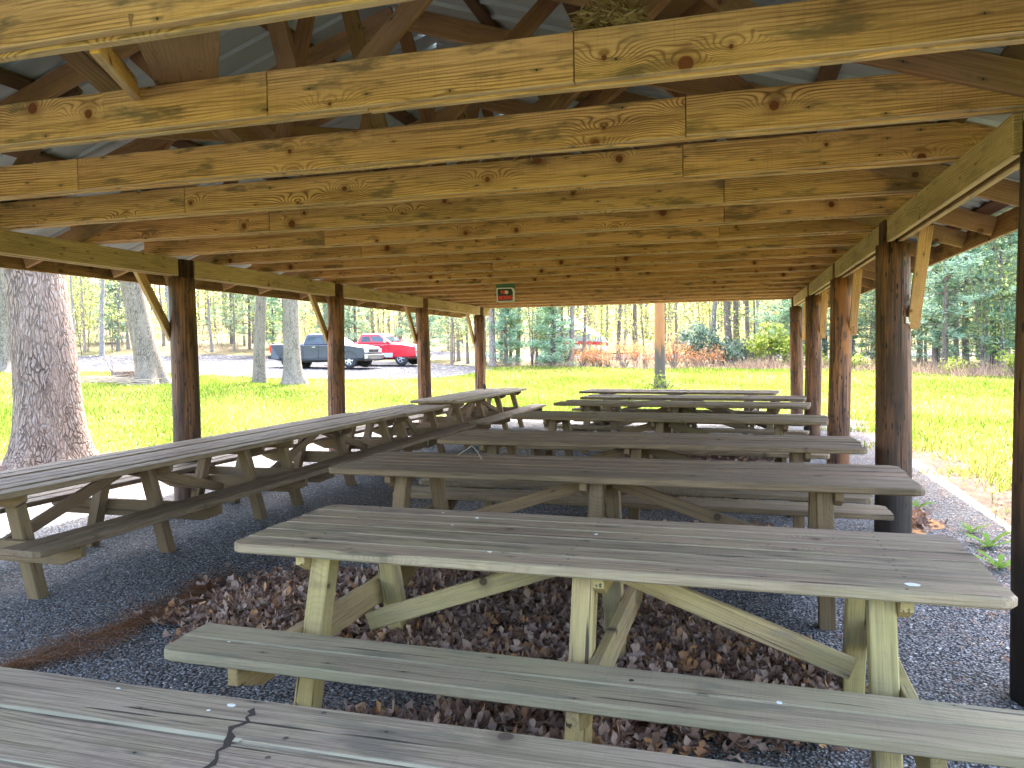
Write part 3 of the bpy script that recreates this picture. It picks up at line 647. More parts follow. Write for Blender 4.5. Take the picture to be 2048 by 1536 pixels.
def paint_line(parent, x0, x1, y, h, wd=.006):
    n = 14; top, bot = [], []
    for i in range(n + 1):
        x = x0 + (x1 - x0) * i / n; q = wd * random.uniform(.25, 1.0)
        top.append((x, y + q / 2, h)); bot.append((x, y - q / 2, h))
    mb = MB(); mb.add(top + bot, [(i, n + 1 + i, n + 2 + i, i + 1) for i in range(n)]); mb.build('old_paint_edge', MW['paintline'], parent)
bw0 = .96 / 5; bw1 = .90 / 6
for k, (a, b, wd) in ((4, (-1.79, -.17, .018)), (4, (-.10, 1.79, .018)), (3, (-1.7, -.2, .008))): paint_line(t0, a, b, -.48 + bw0 * k + .003, .7604, wd)
for k, a, b, wd in ((4, .3, 1.3, .007), (3, -.6, .35, .006)): paint_line(t1, a, b, -.45 + bw1 * k, .7604, wd)
def crack(parent, pts, wd, h):
    V, n = [], len(pts)
    for i, (x, y) in enumerate(pts):
        q = wd * (random.uniform(.2, 1.25) if 0 < i < n - 1 else .1)
        V += [(x - q, y + random.uniform(-.004, .004), h), (x + q, y + random.uniform(-.004, .004), h)]
    mb = MB(); mb.add(V, [(2 * i, 2 * i + 1, 2 * i + 3, 2 * i + 2) for i in range(n - 1)]); return mb.build('crack', MW['rot'], parent)
cp = [(-.232, .43), (-.228, .415), (-.215, .40), (-.222, .385), (-.205, .37), (-.212, .352), (-.225, .335), (-.218, .318), (-.20, .30), (-.195, .285), (-.183, .262), (-.19, .24), (-.172, .215), (-.165, .19), (-.175, .165), (-.16, .14)]
crack(t0, cp, .0085, .7608)
mb = MB(); mb.lathe([(0, .4508), (.009, .4508), (.010, .449)], 12, 'z', (.29, -.68, 0)); mb.build('knot_hole', MW['rot'], t1)
# straw, pine cone
mb = MB(); mb.tube([(-1.93, 5.26, .845), (-1.86, 5.38, .90), (-1.80, 5.33, .86), (-1.74, 5.24, .822)], .0025, 4); tag(mb.build('straw_stalk', MW['twig']), 'bent pale straw lying on the brown table top', 'straw')
mb = MB()
for i in range(7):
    z = .805 + .015 * i; r = (.032, .042, .045, .042, .034, .024, .012)[i]
    for k in range(8):
        th = k * .785 + i * .4; mb.box((-5.0 + r * .7 * math.cos(th), 15.3 + r * .7 * math.sin(th), z + .008), (.026, .02, .012), Matrix.Rotation(th, 3, 'Z') @ Matrix.Rotation(-.5, 3, 'Y'))
mb.lathe([(.02, .805), (.03, .845), (.01, .905)], 8, 'z', (-5.0, 15.3, 0)); tag(mb.build('pine_cone', MW['cone']), 'dark pine cone standing on the pale far left table', 'pine cone')

# ------------------------------------------------------------------ dead leaves, needles, loose stones, nest
def leaf_batch(P, size, tilt, r):
    """P (n,3) positions -> lobed curled leaves, 2x7 quads each"""
    n = len(P); t = np.linspace(0, 1, 8); wid = np.array([.03, .26, .12, .46, .18, .50, .16, .02]) * .8
    u = np.stack([t - .5, t * 0, t * 0], 1)
    loc = np.zeros((n, 8, 3, 3)); sz = size * r.uniform(.6, 1.25, (n, 1, 1)); curl = r.uniform(-1.8, 2.6, (n, 1)); fold = r.uniform(-.7, 1.2, (n, 1)); wsc = r.uniform(.7, 1.15, (n, 1))
    for k, s in enumerate((-1, 0, 1)):
        y = s * wid[None] * wsc * (1 + (.25 * np.sin(np.arange(8) * 2.1 + s))[None]); x = (t - .5)[None] + 0 * y - np.abs(s) * .06
        z = curl * (x ** 2) * .9 + fold * np.abs(y) * .9 + r.normal(0, .02, (n, 8))
        loc[:, :, k, 0], loc[:, :, k, 1], loc[:, :, k, 2] = x, y, z
    loc *= sz[..., None]
    yaw = r.uniform(0, 6.283, n); a = r.normal(0, tilt, n); b = r.normal(0, tilt, n)
    cy_, sy_, ca, sa, cb, sb = np.cos(yaw), np.sin(yaw), np.cos(a), np.sin(a), np.cos(b), np.sin(b)
    Rm = np.zeros((n, 3, 3)); Rz = np.zeros((n, 3, 3)); Rx = np.zeros((n, 3, 3)); Ry = np.zeros((n, 3, 3))
    Rz[:, 0, 0], Rz[:, 0, 1], Rz[:, 1, 0], Rz[:, 1, 1], Rz[:, 2, 2] = cy_, -sy_, sy_, cy_, 1
    Rx[:, 1, 1], Rx[:, 1, 2], Rx[:, 2, 1], Rx[:, 2, 2], Rx[:, 0, 0] = ca, -sa, sa, ca, 1
    Ry[:, 0, 0], Ry[:, 0, 2], Ry[:, 2, 0], Ry[:, 2, 2], Ry[:, 1, 1] = cb, sb, -sb, cb, 1
    Rm = Rz @ Rx @ Ry
    V = np.einsum('nij,nabj->nabi', Rm, loc) + P[:, None, None, :]
    i = np.arange(24).reshape(8, 3); f = np.concatenate([np.stack([i[:-1, k], i[:-1, k + 1], i[1:, k + 1], i[1:, k]], -1).reshape(-1, 4) for k in (0, 1)])
    F = (f[None] + (np.arange(n) * 24)[:, None, None]).reshape(-1, 4)
    return V.reshape(-1, 3), F
def pile(name, cx, cy_, rx, ry, hmax, n, label, size=.095, seed=1, rot=0.0):
    r = np.random.default_rng(seed); q = np.sqrt(r.uniform(0, 1.0, n)) * r.normal(1, .07, n); th = r.uniform(0, 6.283, n)
    edge = 1 + .14 * np.sin(3 * th + seed) + .09 * np.sin(5 * th + 2 * seed)
    lx, ly = q * np.cos(th) * rx * edge, q * np.sin(th) * ry * edge
    c, s = math.cos(rot), math.sin(rot); X = cx + lx * c - ly * s; Y = cy_ + lx * s + ly * c
    H = hmax * np.clip(1.05 - q ** 2, 0, 1) * (.75 + .25 * np.sin(X * 3.1) * np.cos(Y * 3.7))
    Z = .02 + H * r.uniform(.55, 1.0, n) + r.uniform(0, .025, n)
    V, F = leaf_batch(np.stack([X, Y, Z], 1), size, .38, r)
    V[:, 2] = np.maximum(V[:, 2], .013 + .004 * r.random(len(V)))
    me = mesh_arrays(name, V, F, MW['dead_leaf'])
    # solid core below so that no gravel shows through the heap
    g = 26; ang = np.linspace(0, 2 * np.pi, 40, endpoint=False); rings = np.linspace(0, .93, g)
    A, Q = np.meshgrid(ang, rings); ed = 1 + .14 * np.sin(3 * A + seed) + .09 * np.sin(5 * A + 2 * seed)
    lx, ly = Q * np.cos(A) * rx * ed, Q * np.sin(A) * ry * ed; CX = cx + lx * c - ly * s; CY = cy_ + lx * s + ly * c
    CZ = .012 + .62 * hmax * np.clip(1 - Q ** 2, 0, 1) * (.75 + .25 * np.sin(CX * 3.1) * np.cos(CY * 3.7)); CZ[-1] = .005
    V2 = np.stack([CX.ravel(), CY.ravel(), CZ.ravel()], 1); k = np.arange(V2.shape[0]).reshape(CX.shape); kk = np.roll(k, -1, 1)
    F2 = np.stack([k[:-1].ravel(), kk[:-1].ravel(), kk[1:].ravel(), k[1:].ravel()], 1)
    me = mesh_arrays(name, np.concatenate([V, V2]), np.concatenate([F, F2 + len(V)]), MW['dead_leaf'])
    return tag(obj(name, me), label, 'leaves', kind='stuff')
pile('dead_leaves', -1.40, 4.16, 1.85, .98, .13, 10500, 'big heap of brown dead oak leaves under the grey table', seed=3, rot=-.2, size=.082)
pile('dead_leaves', -.95, 2.72, .85, .42, .06, 1500, 'small drift of dead leaves under the near bench', seed=4)
pile('dead_leaves', -.55, 6.15, 1.25, .75, .12, 2800, 'dead oak leaves heaped under the second table', seed=5)
pile('dead_leaves', -.45, 8.5, .9, .6, .10, 700, 'dead oak leaves under the third table', seed=6)
pile('dead_leaves', -.35, 11.3, .9, .5, .10, 350, 'dead oak leaves under the fourth table', seed=7)
pile('dead_leaves', 1.55, 7.6, .22, .5, .05, 120, 'few dead leaves at the foot of the right post', seed=8)
r = np.random.default_rng(11)
for (x, y, s_, lab) in ((-3.62, 4.86, .13, 'orange brown oak leaf alone on the gravel left of the heap'), (-.12, 3.13, .12, 'rust coloured oak leaf on the gravel under the near bench'), (.35, 3.6, .09, 'small tan leaf on the gravel between table legs'), (.95, 4.9, .10, 'tan leaf on the gravel near the right post')):
    V, F = leaf_batch(np.array([[x, y, .03]]), s_, .15, r); tag(obj('oak_leaf', mesh_arrays('oak_leaf', V, F, MW['dead_leaf'])), lab, 'leaf')
def bits(name, P, L, wd, mat, label, cat, r, tilt=.12):
    n = len(P); a = r.uniform(0, 6.283, n); l = L * r.uniform(.5, 1.3, n); z = P[:, 2]
    dx, dy = np.cos(a) * l / 2, np.sin(a) * l / 2; nx, ny = -np.sin(a) * wd / 2, np.cos(a) * wd / 2; dz = r.normal(0, tilt, n) * l / 2
    V = np.stack([np.stack([P[:, 0] - dx - nx, P[:, 1] - dy - ny, z - np.abs(dz) * .2], 1), np.stack([P[:, 0] - dx + nx, P[:, 1] - dy + ny, z - np.abs(dz) * .2], 1),
                  np.stack([P[:, 0] + dx + nx * .5, P[:, 1] + dy + ny * .5, z + np.abs(dz)], 1), np.stack([P[:, 0] + dx - nx * .5, P[:, 1] + dy - ny * .5, z + np.abs(dz)], 1)], 1).reshape(-1, 3)
    return tag(obj(name, mesh_arrays(name, V, np.arange(4 * n).reshape(-1, 4), mat)), label, cat, kind='stuff')
# a washed line of needles across the gravel plus scattered bits
tl = np.array([(-3.9, 2.4), (-3.5, 3.05), (-3.40, 3.56), (-3.36, 4.09), (-3.55, 4.6)]); k = r.uniform(0, 4, 3800); i0 = np.minimum(k.astype(int), 3); f = (k - i0)[:, None]
PP = tl[i0] * (1 - f) + tl[i0 + 1] * f + r.normal(0, .085, (3800, 2)) * (1 + .6 * np.sin(k * 5))[:, None]
bits('needle_litter', np.concatenate([PP, np.full((3800, 1), .022) + r.uniform(0, .02, (3800, 1))], 1), .09, .004, MW['pine_litter'], 'rusty line of fallen pine needles washed across the gravel', 'needles', r)
nb_ = 5200; PP = np.stack([r.uniform(-6.3, 2.1, nb_), 1.6 + 9 * r.random(nb_) ** 1.5, np.full(nb_, .022)], 1)
bits('needle_litter', PP, .05, .005, MW['pine_litter'], 'scattered needles, seeds and chips on the gravel', 'needles', r)
nb_ = 6000; PP = np.stack([np.concatenate([r.uniform(1.3, 3.6, nb_ // 2), r.uniform(-10.5, -6.4, nb_ // 2)]), r.uniform(2, 16, nb_), np.full(nb_, .03)], 1); PP[:, 2] += TN(PP[:, 0], PP[:, 1])
bits('needle_litter', PP, .08, .011, MW['pine_litter'], 'pale dry needles and leaf scraps along the shelter edges', 'needles', r)
def stones(n, seed):
    r = np.random.default_rng(seed); P = np.stack([r.uniform(-4.6, 1.6, n), 1.9 + 4.2 * r.random(n) ** 1.4, np.full(n, .014)], 1)
    base = np.array([(1, 0, 0), (-1, 0, 0), (0, 1, 0), (0, -1, 0), (0, 0, .7), (0, 0, -.7)]); fa = np.array([(0, 2, 4), (2, 1, 4), (1, 3, 4), (3, 0, 4), (2, 0, 5), (1, 2, 5), (3, 1, 5), (0, 3, 5)])
    s = r.uniform(.004, .0095, (n, 1, 1)); V = base[None] * s * r.uniform(.6, 1.3, (n, 6, 1)); a = r.uniform(0, 6.283, n); c, q = np.cos(a)[:, None], np.sin(a)[:, None]
    X = V[..., 0] * c - V[..., 1] * q; Y = V[..., 0] * q + V[..., 1] * c; V = np.stack([X, Y, V[..., 2]], -1) + P[:, None]
    return V.reshape(-1, 3), (fa[None] + (np.arange(n) * 6)[:, None, None]).reshape(-1, 3)
def m_stone():
    return m_leaf('loose_stone', [(0, (.06, .062, .07)), (.6, (.15, .152, .165)), (.96, (.24, .245, .26)), (1, (.42, .41, .38))], 0.0)
V, F = stones(30000, 5); tag(obj('gravel_stones', mesh_arrays('gravel_stones', V, F, m_stone())), 'loose grey stones lying on the near gravel', 'gravel', kind='stuff')
# nest spilling over the second joist
mb = MB(); r2 = random.Random(5)
for k in range(800):
    a = r2.uniform(0, 6.283); q = r2.uniform(.01, .10); c = Vector((-.46 + q * math.cos(a) * 1.25, 3.06 + q * math.sin(a) * .55, 2.845 + abs(r2.gauss(0, .035)) + .02))
    d = Vector((-math.sin(a) + r2.gauss(0, .5), math.cos(a) * .6 + r2.gauss(0, .4), r2.gauss(0, .35))).normalized() * r2.uniform(.04, .09)
    e = c + d + Vector((0, 0, -.02)); sd = d.cross(Vector((r2.random(), r2.random(), 1))).normalized() * .0009
    mb.add([c - d - sd, c - d + sd, c + sd + Vector((0, 0, .004)), e], [(0, 1, 2), (0, 2, 3)])
tag(mb.build('bird_nest', MW['nest']), 'straw bird nest spilling over the top of a joist', 'nest')

# ------------------------------------------------------------------ trees
def trunk_mesh(name, pts, rad, mat, n=10, flare=0.0, lump=.04, seed=0, branches=()):
    """trunk along pts with radii and root flare, plus branch tubes"""
    rr = random.Random(seed); mb = MB(); pts = [Vector(p) for p in pts]; base = len(mb.V); m = len(pts); ph = [rr.uniform(0, 6.28) for _ in range(4)]
    for i, p in enumerate(pts):
        for k in range(n):
            th = 2 * math.pi * k / n; z = p.z
            fl = 1 + flare * math.exp(-max(0, z) / .38) * (1 + .45 * math.sin(4 * th + ph[0]) + .25 * math.sin(7 * th + ph[1]))
            q = rad[i] * fl * (1 + lump * math.sin(3 * th + ph[2] + z * .9) + lump * .6 * math.sin(5 * th + ph[3] - z * 1.7) + rr.uniform(-.3, .3) * lump)
            mb.V.append((p.x + q * math.cos(th), p.y + q * math.sin(th), z))
    for i in range(m - 1):
        for k in range(n): mb.F.append((base + i * n + k, base + i * n + (k + 1) % n, base + (i + 1) * n + (k + 1) % n, base + (i + 1) * n + k))
    for (bp, br) in branches: mb.tube(bp, br, 5, False)
    return mb.mesh(name, mat, True)
def quads(n, centers, size, r, flat=.0, elong=1.0):
    """random leaf quads around centers (n,3); returns V,F"""
    d1 = r.normal(0, 1, (n, 3)); d1[:, 2] *= (1 - flat); d1 /= np.linalg.norm(d1, axis=1)[:, None]
    d2 = np.cross(d1, r.normal(0, 1, (n, 3))); d2 /= np.linalg.norm(d2, axis=1)[:, None] + 1e-9
    s = (size * r.uniform(.55, 1.3, n))[:, None]; a, b = d1 * s * elong, d2 * s * .55
    V = np.stack([centers - a, centers - b * .9 + a * .1, centers + a, centers + b + a * .1], 1).reshape(-1, 3)
    return V, np.arange(4 * n).reshape(-1, 4)
def clumped(n, r, nc, spread, zlo, zhi, rad, sz):
    C = np.stack([r.normal(0, rad, nc), r.normal(0, rad, nc), r.uniform(zlo, zhi, nc)], 1); k = r.integers(0, nc, n)
    return quads(n, C[k] + r.normal(0, spread, (n, 3)) * np.array([1, 1, .6]), sz, r)
def limb(start, ang, L, up_, r0, rr, seg=4):
    p = Vector(start); d = Vector((math.cos(ang), math.sin(ang), up_)).normalized(); out = [p.copy()]; rad = [r0]
    for i in range(seg):
        d = (d + Vector((rr.gauss(0, .18), rr.gauss(0, .18), rr.gauss(.04, .12)))).normalized(); p = p + d * L / seg; out.append(p.copy()); rad.append(r0 * (1 - (i + 1) / (seg + .6)))
    return out, rad
def hero_oak(name, x, y, rad, lean, label, mat, color=(1, 1, 1), H=15.0, flare=.55, seed=0, nseg=26, cat='tree', group=None, nside=40):
    t = empty(name, (x, y, T(x, y) - .03), label=label, cat=cat, group=group); rr = random.Random(seed)
    zs = [-.3, 0, .06, .14, .25, .4, .6, .85, 1.15] + [1.5 + (H - 1.5) * i / (nseg - 10) for i in range(nseg - 9)]
    pts = []; rads = []
    for z in zs:
        k = max(0, z); pts.append((lean[0] * min(k, 6) + .05 * math.sin(k * .9 + seed), lean[1] * min(k, 6) + .04 * math.sin(k * .7), z)); rads.append(rad * (1 - .045 * min(k, 4) - .03 * max(0, k - 4) * 1.2 if k < H * .8 else .4))
    rads = [max(.06 * rad, q if z < 8 else rads[0] * max(.12, .7 - (z - 8) * .09)) for q, z in zip(rads, zs)]
    br = []
    for i in range(9):
        z = rr.uniform(6.2, H - 1); k = min(range(len(zs)), key=lambda j: abs(zs[j] - z)); br.append(limb(pts[k], rr.uniform(0, 6.28), rr.uniform(2.5, 5), rr.uniform(.3, .9), rad * .28, rr, 5))
    obj('trunk', trunk_mesh('trunk', pts, rads, mat, nside, flare, .03, seed, br), t, color=color)
    r = np.random.default_rng(seed); C = np.array([tuple(b[0][j]) for b in br for j in (2, 3, 4, 5)]); n = 1500; k = r.integers(0, len(C), n)
    V, F = quads(n, C[k] + r.normal(0, .75, (n, 3)), .13, r); obj('crown', mesh_arrays('crown', V, F, MW['leaf_spring']), t)
    return t
hero_oak('oak_tree', -9.42, 8.72, .435, (-.075, .02), 'huge furrowed oak trunk beside the left side of the shelter', MW['oak_bark'], (1.0, .96, .92), seed=1, flare=.50, nside=56, nseg=40)
hero_oak('oak_tree', -20.75, 23.8, .46, (-.17, -.02), 'leaning pale oak trunk beside a cut stump on the lawn', MW['grey_bark'], (.95, .9, .85), seed=2, flare=.55)
hero_oak('oak_tree', -17.85, 26.3, .24, (.03, .02), 'slim crooked grey trunk on the lawn left of the dark pickup', MW['grey_bark'], (.95, .93, .88), seed=3, flare=.35)
hero_oak('oak_tree', -16.32, 26.35, .33, (-.045, 0), 'pale grey trunk with flared roots in front of the dark pickup', MW['grey_bark'], (1.05, 1.03, 1.0), seed=4, flare=.7)
hero_oak('oak_tree', -31.7, 27.2, .55, (-.02, 0), 'grey trunk behind the huge oak at the far left', MW['grey_bark'], (.95, .95, .95), seed=5, flare=.5)
hero_oak('oak_tree', 3.98, 11.05, .34, (.03, 0), 'trunk with flared root behind the dark right edge post', MW['oak_bark'], (1.1, 1.0, .9), seed=6, flare=.75)
# stump with brush
st = empty('tree_stump', (-22.35, 24.2, T(-22.35, 24.2) - .02), label='cut stump with sprouting sticks beside the leaning oak', cat='stump')
mb = MB(); mb.lathe([(.62, 0), (.50, .15), (.44, .45), (.43, .5)], 16); mb.build('bark', MW['oak_bark'], st)
mb = MB(); mb.lathe([(.43, .5), (.38, .505), (0, .51)], 16); mb.build('cut_face', MW['stumpwood'], st)
mb = MB()
for k in range(9): mb.tube([(random.uniform(-.4, .1), random.uniform(-.45, -.3), .1), (random.uniform(-.6, .1), -.4, random.uniform(.6, 1.2))], [.02, .006], 4)
mb.build('sprout', MW['dark_bark'], st)
mb = MB()
for k in range(130):
    a = random.uniform(-.5, .5) + (math.pi if random.random() < .5 else 0); L_ = random.uniform(.4, 1.4); cx_, cy2 = -22.1 + random.gauss(0, .9), 22.9 + random.gauss(0, .45); z = T(cx_, cy2) + random.uniform(.02, .28)
    mb.tube([(cx_ - math.cos(a) * L_ / 2, cy2 - math.sin(a) * L_ / 2, z), (cx_, cy2, z + random.uniform(0, .08)), (cx_ + math.cos(a) * L_ / 2, cy2 + math.sin(a) * L_ / 2, z + random.uniform(-.05, .12))], [.016, .012, .005], 4, False)
tag(mb.build('brush_pile', MW['twig']), 'heap of pale dead branches in front of the stump', 'brush pile', kind='stuff')

# woodland prototypes: trunk and crown meshes shared by all copies
def proto_decid(seed, H=16.0, low=1.5, n=900, bare=False):
    rr = random.Random(seed); r = np.random.default_rng(seed); zs = [-.3, 0, .2, .5, 1, 2, 3, 4.5, 6, 8, 10, 13, H]
    pts = [(.10 * math.sin(z * .45 + seed) + .015 * z * rr.uniform(-1, 1), .10 * math.cos(z * .5 + seed), z) for z in zs]; rad = [.13 * max(.18, 1 - z / H * .85) for z in zs]
    br = []
    for k in range(16):
        z = rr.uniform(low, H - 1); i = min(range(len(zs)), key=lambda j: abs(zs[j] - z)); p = Vector(pts[i]); p.z = z
        br.append(limb(p, rr.uniform(0, 6.28), rr.uniform(.8, 2.6), rr.uniform(.1, .8), .03, rr, 4))
    tm = trunk_mesh('trunk', pts, rad, MW['dark_bark'], 9, .35, .04, seed, br)
    C = np.array([tuple(b[0][j]) for b in br for j in (2, 3, 4)]); k = r.integers(0, len(C), n)
    V, F = quads(n, C[k] + r.normal(0, .38, (n, 3)), .10, r); return tm, mesh_arrays('crown', V, F, MW['leaf_spring'])
def proto_sapling(seed, H=6.0, n=700):
    rr = random.Random(seed); r = np.random.default_rng(seed); mb = MB(); C = []
    for s in range(rr.choice((1, 2, 3))):
        a = rr.uniform(0, 6.28); lean = rr.uniform(.02, .16); pts = [(lean * z * math.cos(a) + .06 * math.sin(z + s), lean * z * math.sin(a), z) for z in (-.2, .5, 1.5, 3, 4.5, H)]
        mb.tube(pts, [.045, .04, .034, .026, .016, .006], 6, False)
        for k in range(9):
            z = rr.uniform(.6, H); p = Vector((lean * z * math.cos(a), lean * z * math.sin(a), z)); b, q = limb(p, rr.uniform(0, 6.28), rr.uniform(.5, 1.5), rr.uniform(0, .6), .012, rr, 3); mb.tube(b, q, 4, False); C += [tuple(v) for v in b[1:]]
    C = np.array(C); k = r.integers(0, len(C), n); V, F = quads(n, C[k] + r.normal(0, .22, (n, 3)), .075, r, .3)
    return mb.mesh('trunk', MW['dark_bark'], True), mesh_arrays('crown', V, F, MW['leaf_spring'])
def proto_pine(seed, H=12.0, z0=1.3, spread=2.4, dens=1.0):
    rr = random.Random(seed); r = np.random.default_rng(seed); mb = MB(); zs = (-.3, 0, 1, 3, 6, 9, H)
    mb.tube([(.03 * math.sin(z), .03 * math.cos(z), z) for z in zs], [.16 * max(.06, 1 - z / H) for z in zs], 8, False); C = []
    z = z0
    while z < H - .3:
        L = spread * (1 - z / H) ** .7 * rr.uniform(.8, 1.1) + .25
        for k in range(rr.choice((4, 5, 6))):
            a = rr.uniform(0, 6.28); lb = L * rr.uniform(.4, 1.25); p0 = Vector((0, 0, z)); sl_ = rr.uniform(-.15, .4); p1 = p0 + Vector((math.cos(a) * lb * .6, math.sin(a) * lb * .6, lb * sl_ * .5)); p2 = p0 + Vector((math.cos(a) * lb, math.sin(a) * lb, lb * sl_))
            mb.tube([p0, p1, p2], [.022, .014, .004], 4, False)
            for q in range(int(10 * dens)):
                f = rr.uniform(.28, 1.05); s = lb * f; side = rr.gauss(0, .16 * lb * (1.1 - f * .5)); C.append((math.cos(a) * s - math.sin(a) * side, math.sin(a) * s + math.cos(a) * side, z + s * sl_ + rr.gauss(0, .07)))
        z += rr.uniform(.25, .6)
    C = np.array(C); reps = 9; CC = np.repeat(C, reps, 0) + r.normal(0, .06, (len(C) * reps, 3)); n = len(CC); d = r.normal(0, 1, (n, 3)); d[:, 2] = np.abs(d[:, 2]) * .5; d /= np.linalg.norm(d, axis=1)[:, None]
    sd = np.cross(d, r.normal(0, 1, (n, 3))); sd /= np.linalg.norm(sd, axis=1)[:, None]; L = r.uniform(.12, .28, (n, 1))
    V = np.stack([CC - sd * .022, CC + sd * .022, CC + d * L + sd * .008, CC + d * L - sd * .008], 1).reshape(-1, 3)
    # needles of one tuft share an island colour only loosely; that is fine at this distance
    return mb.mesh('trunk', MW['dark_bark'], True), mesh_arrays('crown', V, np.arange(4 * n).reshape(-1, 4), MW['needles'])
DEC = [proto_decid(s, 15 + s % 3, 1.4 + .5 * (s % 3), 800) for s in (11, 12, 13, 14)]
SAP = [proto_sapling(s, 5 + s % 3, 650) for s in (21, 22, 23, 24)]
PIN = [proto_pine(31, 12, 1.4, 2.3), proto_pine(32, 9, .7, 1.9, 1.1), proto_pine(33, 14, 3.0, 2.6), proto_pine(34, 5, .3, 1.5, 1.1)]
def tree(name, protos, k, x, y, s, tr, label, group, ccol=(1, 1, 1), tcol=(1, 1, 1), rz=None, tilt=0.0):
    t = empty(name, (x, y, T(x, y) - .02), random.uniform(0, 6.28) if rz is None else rz, label=label, cat='tree', group=group); t.scale = (s, s, s)
    if tilt: t.rotation_euler.x = tilt
    tm, cm = protos[k % len(protos)]; a = obj('trunk', tm, t, color=tcol); a.scale = (tr, tr, 1); obj('crown', cm, t, color=ccol)
    return t
random.seed(5)
trunks = [(-40.74, 42.37, 0.3), (-42.79, 45.94, 0.25), (-40.99, 40.22, 0.13), (-43.66, 43.61, 0.18), (-43.71, 47.75, 0.23), (-35.75, 43.0, 0.32), (-47.98, 46.53, 0.15), (-38.96, 51.19, 0.23), (-34.6, 51.6, 0.27), (-35.97, 53.05, 0.19), (-38.71, 48.64, 0.14), (-38.52, 53.4, 0.16), (-16.45, 44.13, 0.15), (-17.78, 48.95, 0.24), (-15.93, 45.32, 0.16), (-14.18, 43.74, 0.18), (-13.34, 42.95, 0.35), (-13.75, 45.95, 0.22), (-12.74, 44.15, 0.18), (-12.28, 44.29, 0.27), (-11.44, 45.57, 0.18), (-10.16, 43.85, 0.2), (-9.75, 42.94, 0.11), (-8.76, 43.22, 0.29), (-9.74, 61.49, 0.23), (-7.05, 49.94, 0.29), (-5.9, 49.23, 0.29), (-3.88, 46.7, 0.33), (-3.37, 50.2, 0.19), (-1.02, 44.4, 0.31), (-0.22, 45.66, 0.43), (0.11, 46.8, 0.38), (0.81, 48.19, 0.26), (1.25, 48.24, 0.12), (1.81, 60.64, 0.25), (6.03, 43.3, 0.16), (7.36, 45.76, 0.22), (8.31, 39.79, 0.09), (9.63, 44.33, 0.13), (9.18, 40.04, 0.12), (9.5, 38.06, 0.2), (11.85, 42.89, 0.35), (14.79, 49.97, 0.26), (4.99, 47.24, 0.18), (-28.34, 51.04, 0.21), (-27.72, 52.34, 0.23), (-25.19, 50.98, 0.25), (-26.05, 54.89, 0.19), (-22.44, 49.69, 0.32), (-30.36, 53.66, 0.23)]
for i, (x, y, d) in enumerate(trunks):
    g = ('trunks left of the parking lot', 'dark straight woodland trunk at the left edge of the gravel lot') if x < -33 else (('trunks behind the pickups', 'dark straight woodland trunk behind the parked pickups') if x < -17 else (('trunks between lawn and lane', 'dark straight woodland trunk between the lawn and the gravel lane') if x < 3 else ('trunks right of the shelter', 'dark straight woodland trunk among the pines right of the shelter')))
    pin = x > 3 and i % 3 == 0
    tree('woodland_tree', DEC, i, x, y, random.uniform(.95, 1.1), d / .26 / 1.0, g[1], g[0], jit((1.0, 1.0, 1.0) if x < -17 else (.95, 1.0, 1.0), .15), jit((1.35, 1.28, 1.22), .25), tilt=random.gauss(0, .015))
pines = [(-28.74, 51.81, 0), (-29.56, 53.73, 0), (-26.5, 51.0, 1), (-19.25, 51.64, 0), (-20.4, 48.5, 1), (-11.41, 47.6, 3), (-10.64, 48.91, 2), (-9.69, 42.3, 3), (-12.8, 43.3, 3), (-14.79, 50.2, 0), (2.93, 47.8, 0), (3.4, 46.7, 1), (4.93, 46.1, 0), (5.59, 43.17, 1), (3.3, 43.6, 1), (8.57, 37.79, 1), (8.66, 36.6, 0), (10.42, 40.4, 0), (12.2, 45.07, 2), (9.33, 44.24, 0), (11.65, 40.75, 1), (14.38, 47.77, 0), (-38.4, 55.35, 0), (-47.42, 50.85, 0), (7.65, 47.92, 2), (8.48, 46.08, 0), (6.8, 41.0, 1), (10.9, 37.2, 1), (12.9, 39.5, 0)]
for i, (x, y, k) in enumerate(pines):
    lab = 'blue green pine in the woods behind the gravel lot' if x < -17 else ('blue green pine between the lawn and the gravel lane' if x < 2 else 'blue green pine in the thicket right of the shelter')
    tree('pine_tree', PIN, k, x, y, random.uniform(.8, 1.1), random.uniform(.7, 1.1), lab, lab.replace('pine', 'pines', 1), jit((1.4, 1.35, 1.3), .2), jit((1.1, 1.0, .95), .2))
def near_lane(x, y):
    lane = 48 - (x + 0) * .22; return -33 < x < 17 and lane - 1 < y + 0 < lane + 14
cam_b = []
for k in range(4000):
    if len(cam_b) >= 135: break
    b = R_(random.uniform(-53, 21)); d = random.uniform(47, 88) if random.random() < .8 else random.uniform(44, 60); x, y = d * math.sin(b), d * math.cos(b)
    if near_lane(x, y) and y < 63: continue
    if x < -12 and y < 54 + (x + 12) * .05 and not (x < -43 and y > 44): continue
    if x > 3 and d < 44: continue
    if any((x - u) ** 2 + (y - v) ** 2 < 3.0 for u, v in cam_b): continue
    cam_b.append((x, y))
for i, (x, y) in enumerate(cam_b):
    if i % 5 in (0, 1, 2):
        tree('sapling', SAP, i, x, y, random.uniform(.8, 1.3), 1.0, 'thin yellow green sapling deep in the background woods', 'saplings deep in the woods', jit((1.15, 1.1, .9), .2), (1.3, 1.2, 1.1))
    elif i % 9 == 2:
        tree('pine_tree', PIN, i, x, y, random.uniform(.8, 1.2), 1.0, 'pine deep in the background woods', 'pines deep in the woods', jit((1.25, 1.25, 1.2), .2), (1, 1, 1))
    else:
        tree('woodland_tree', DEC, i, x, y, random.uniform(.9, 1.2), random.uniform(.5, 1.25), 'grey trunk deep in the background woods', 'trunks deep in the woods', jit((1.1, 1.05, .9), .2), jit((1.5, 1.4, 1.3), .3))
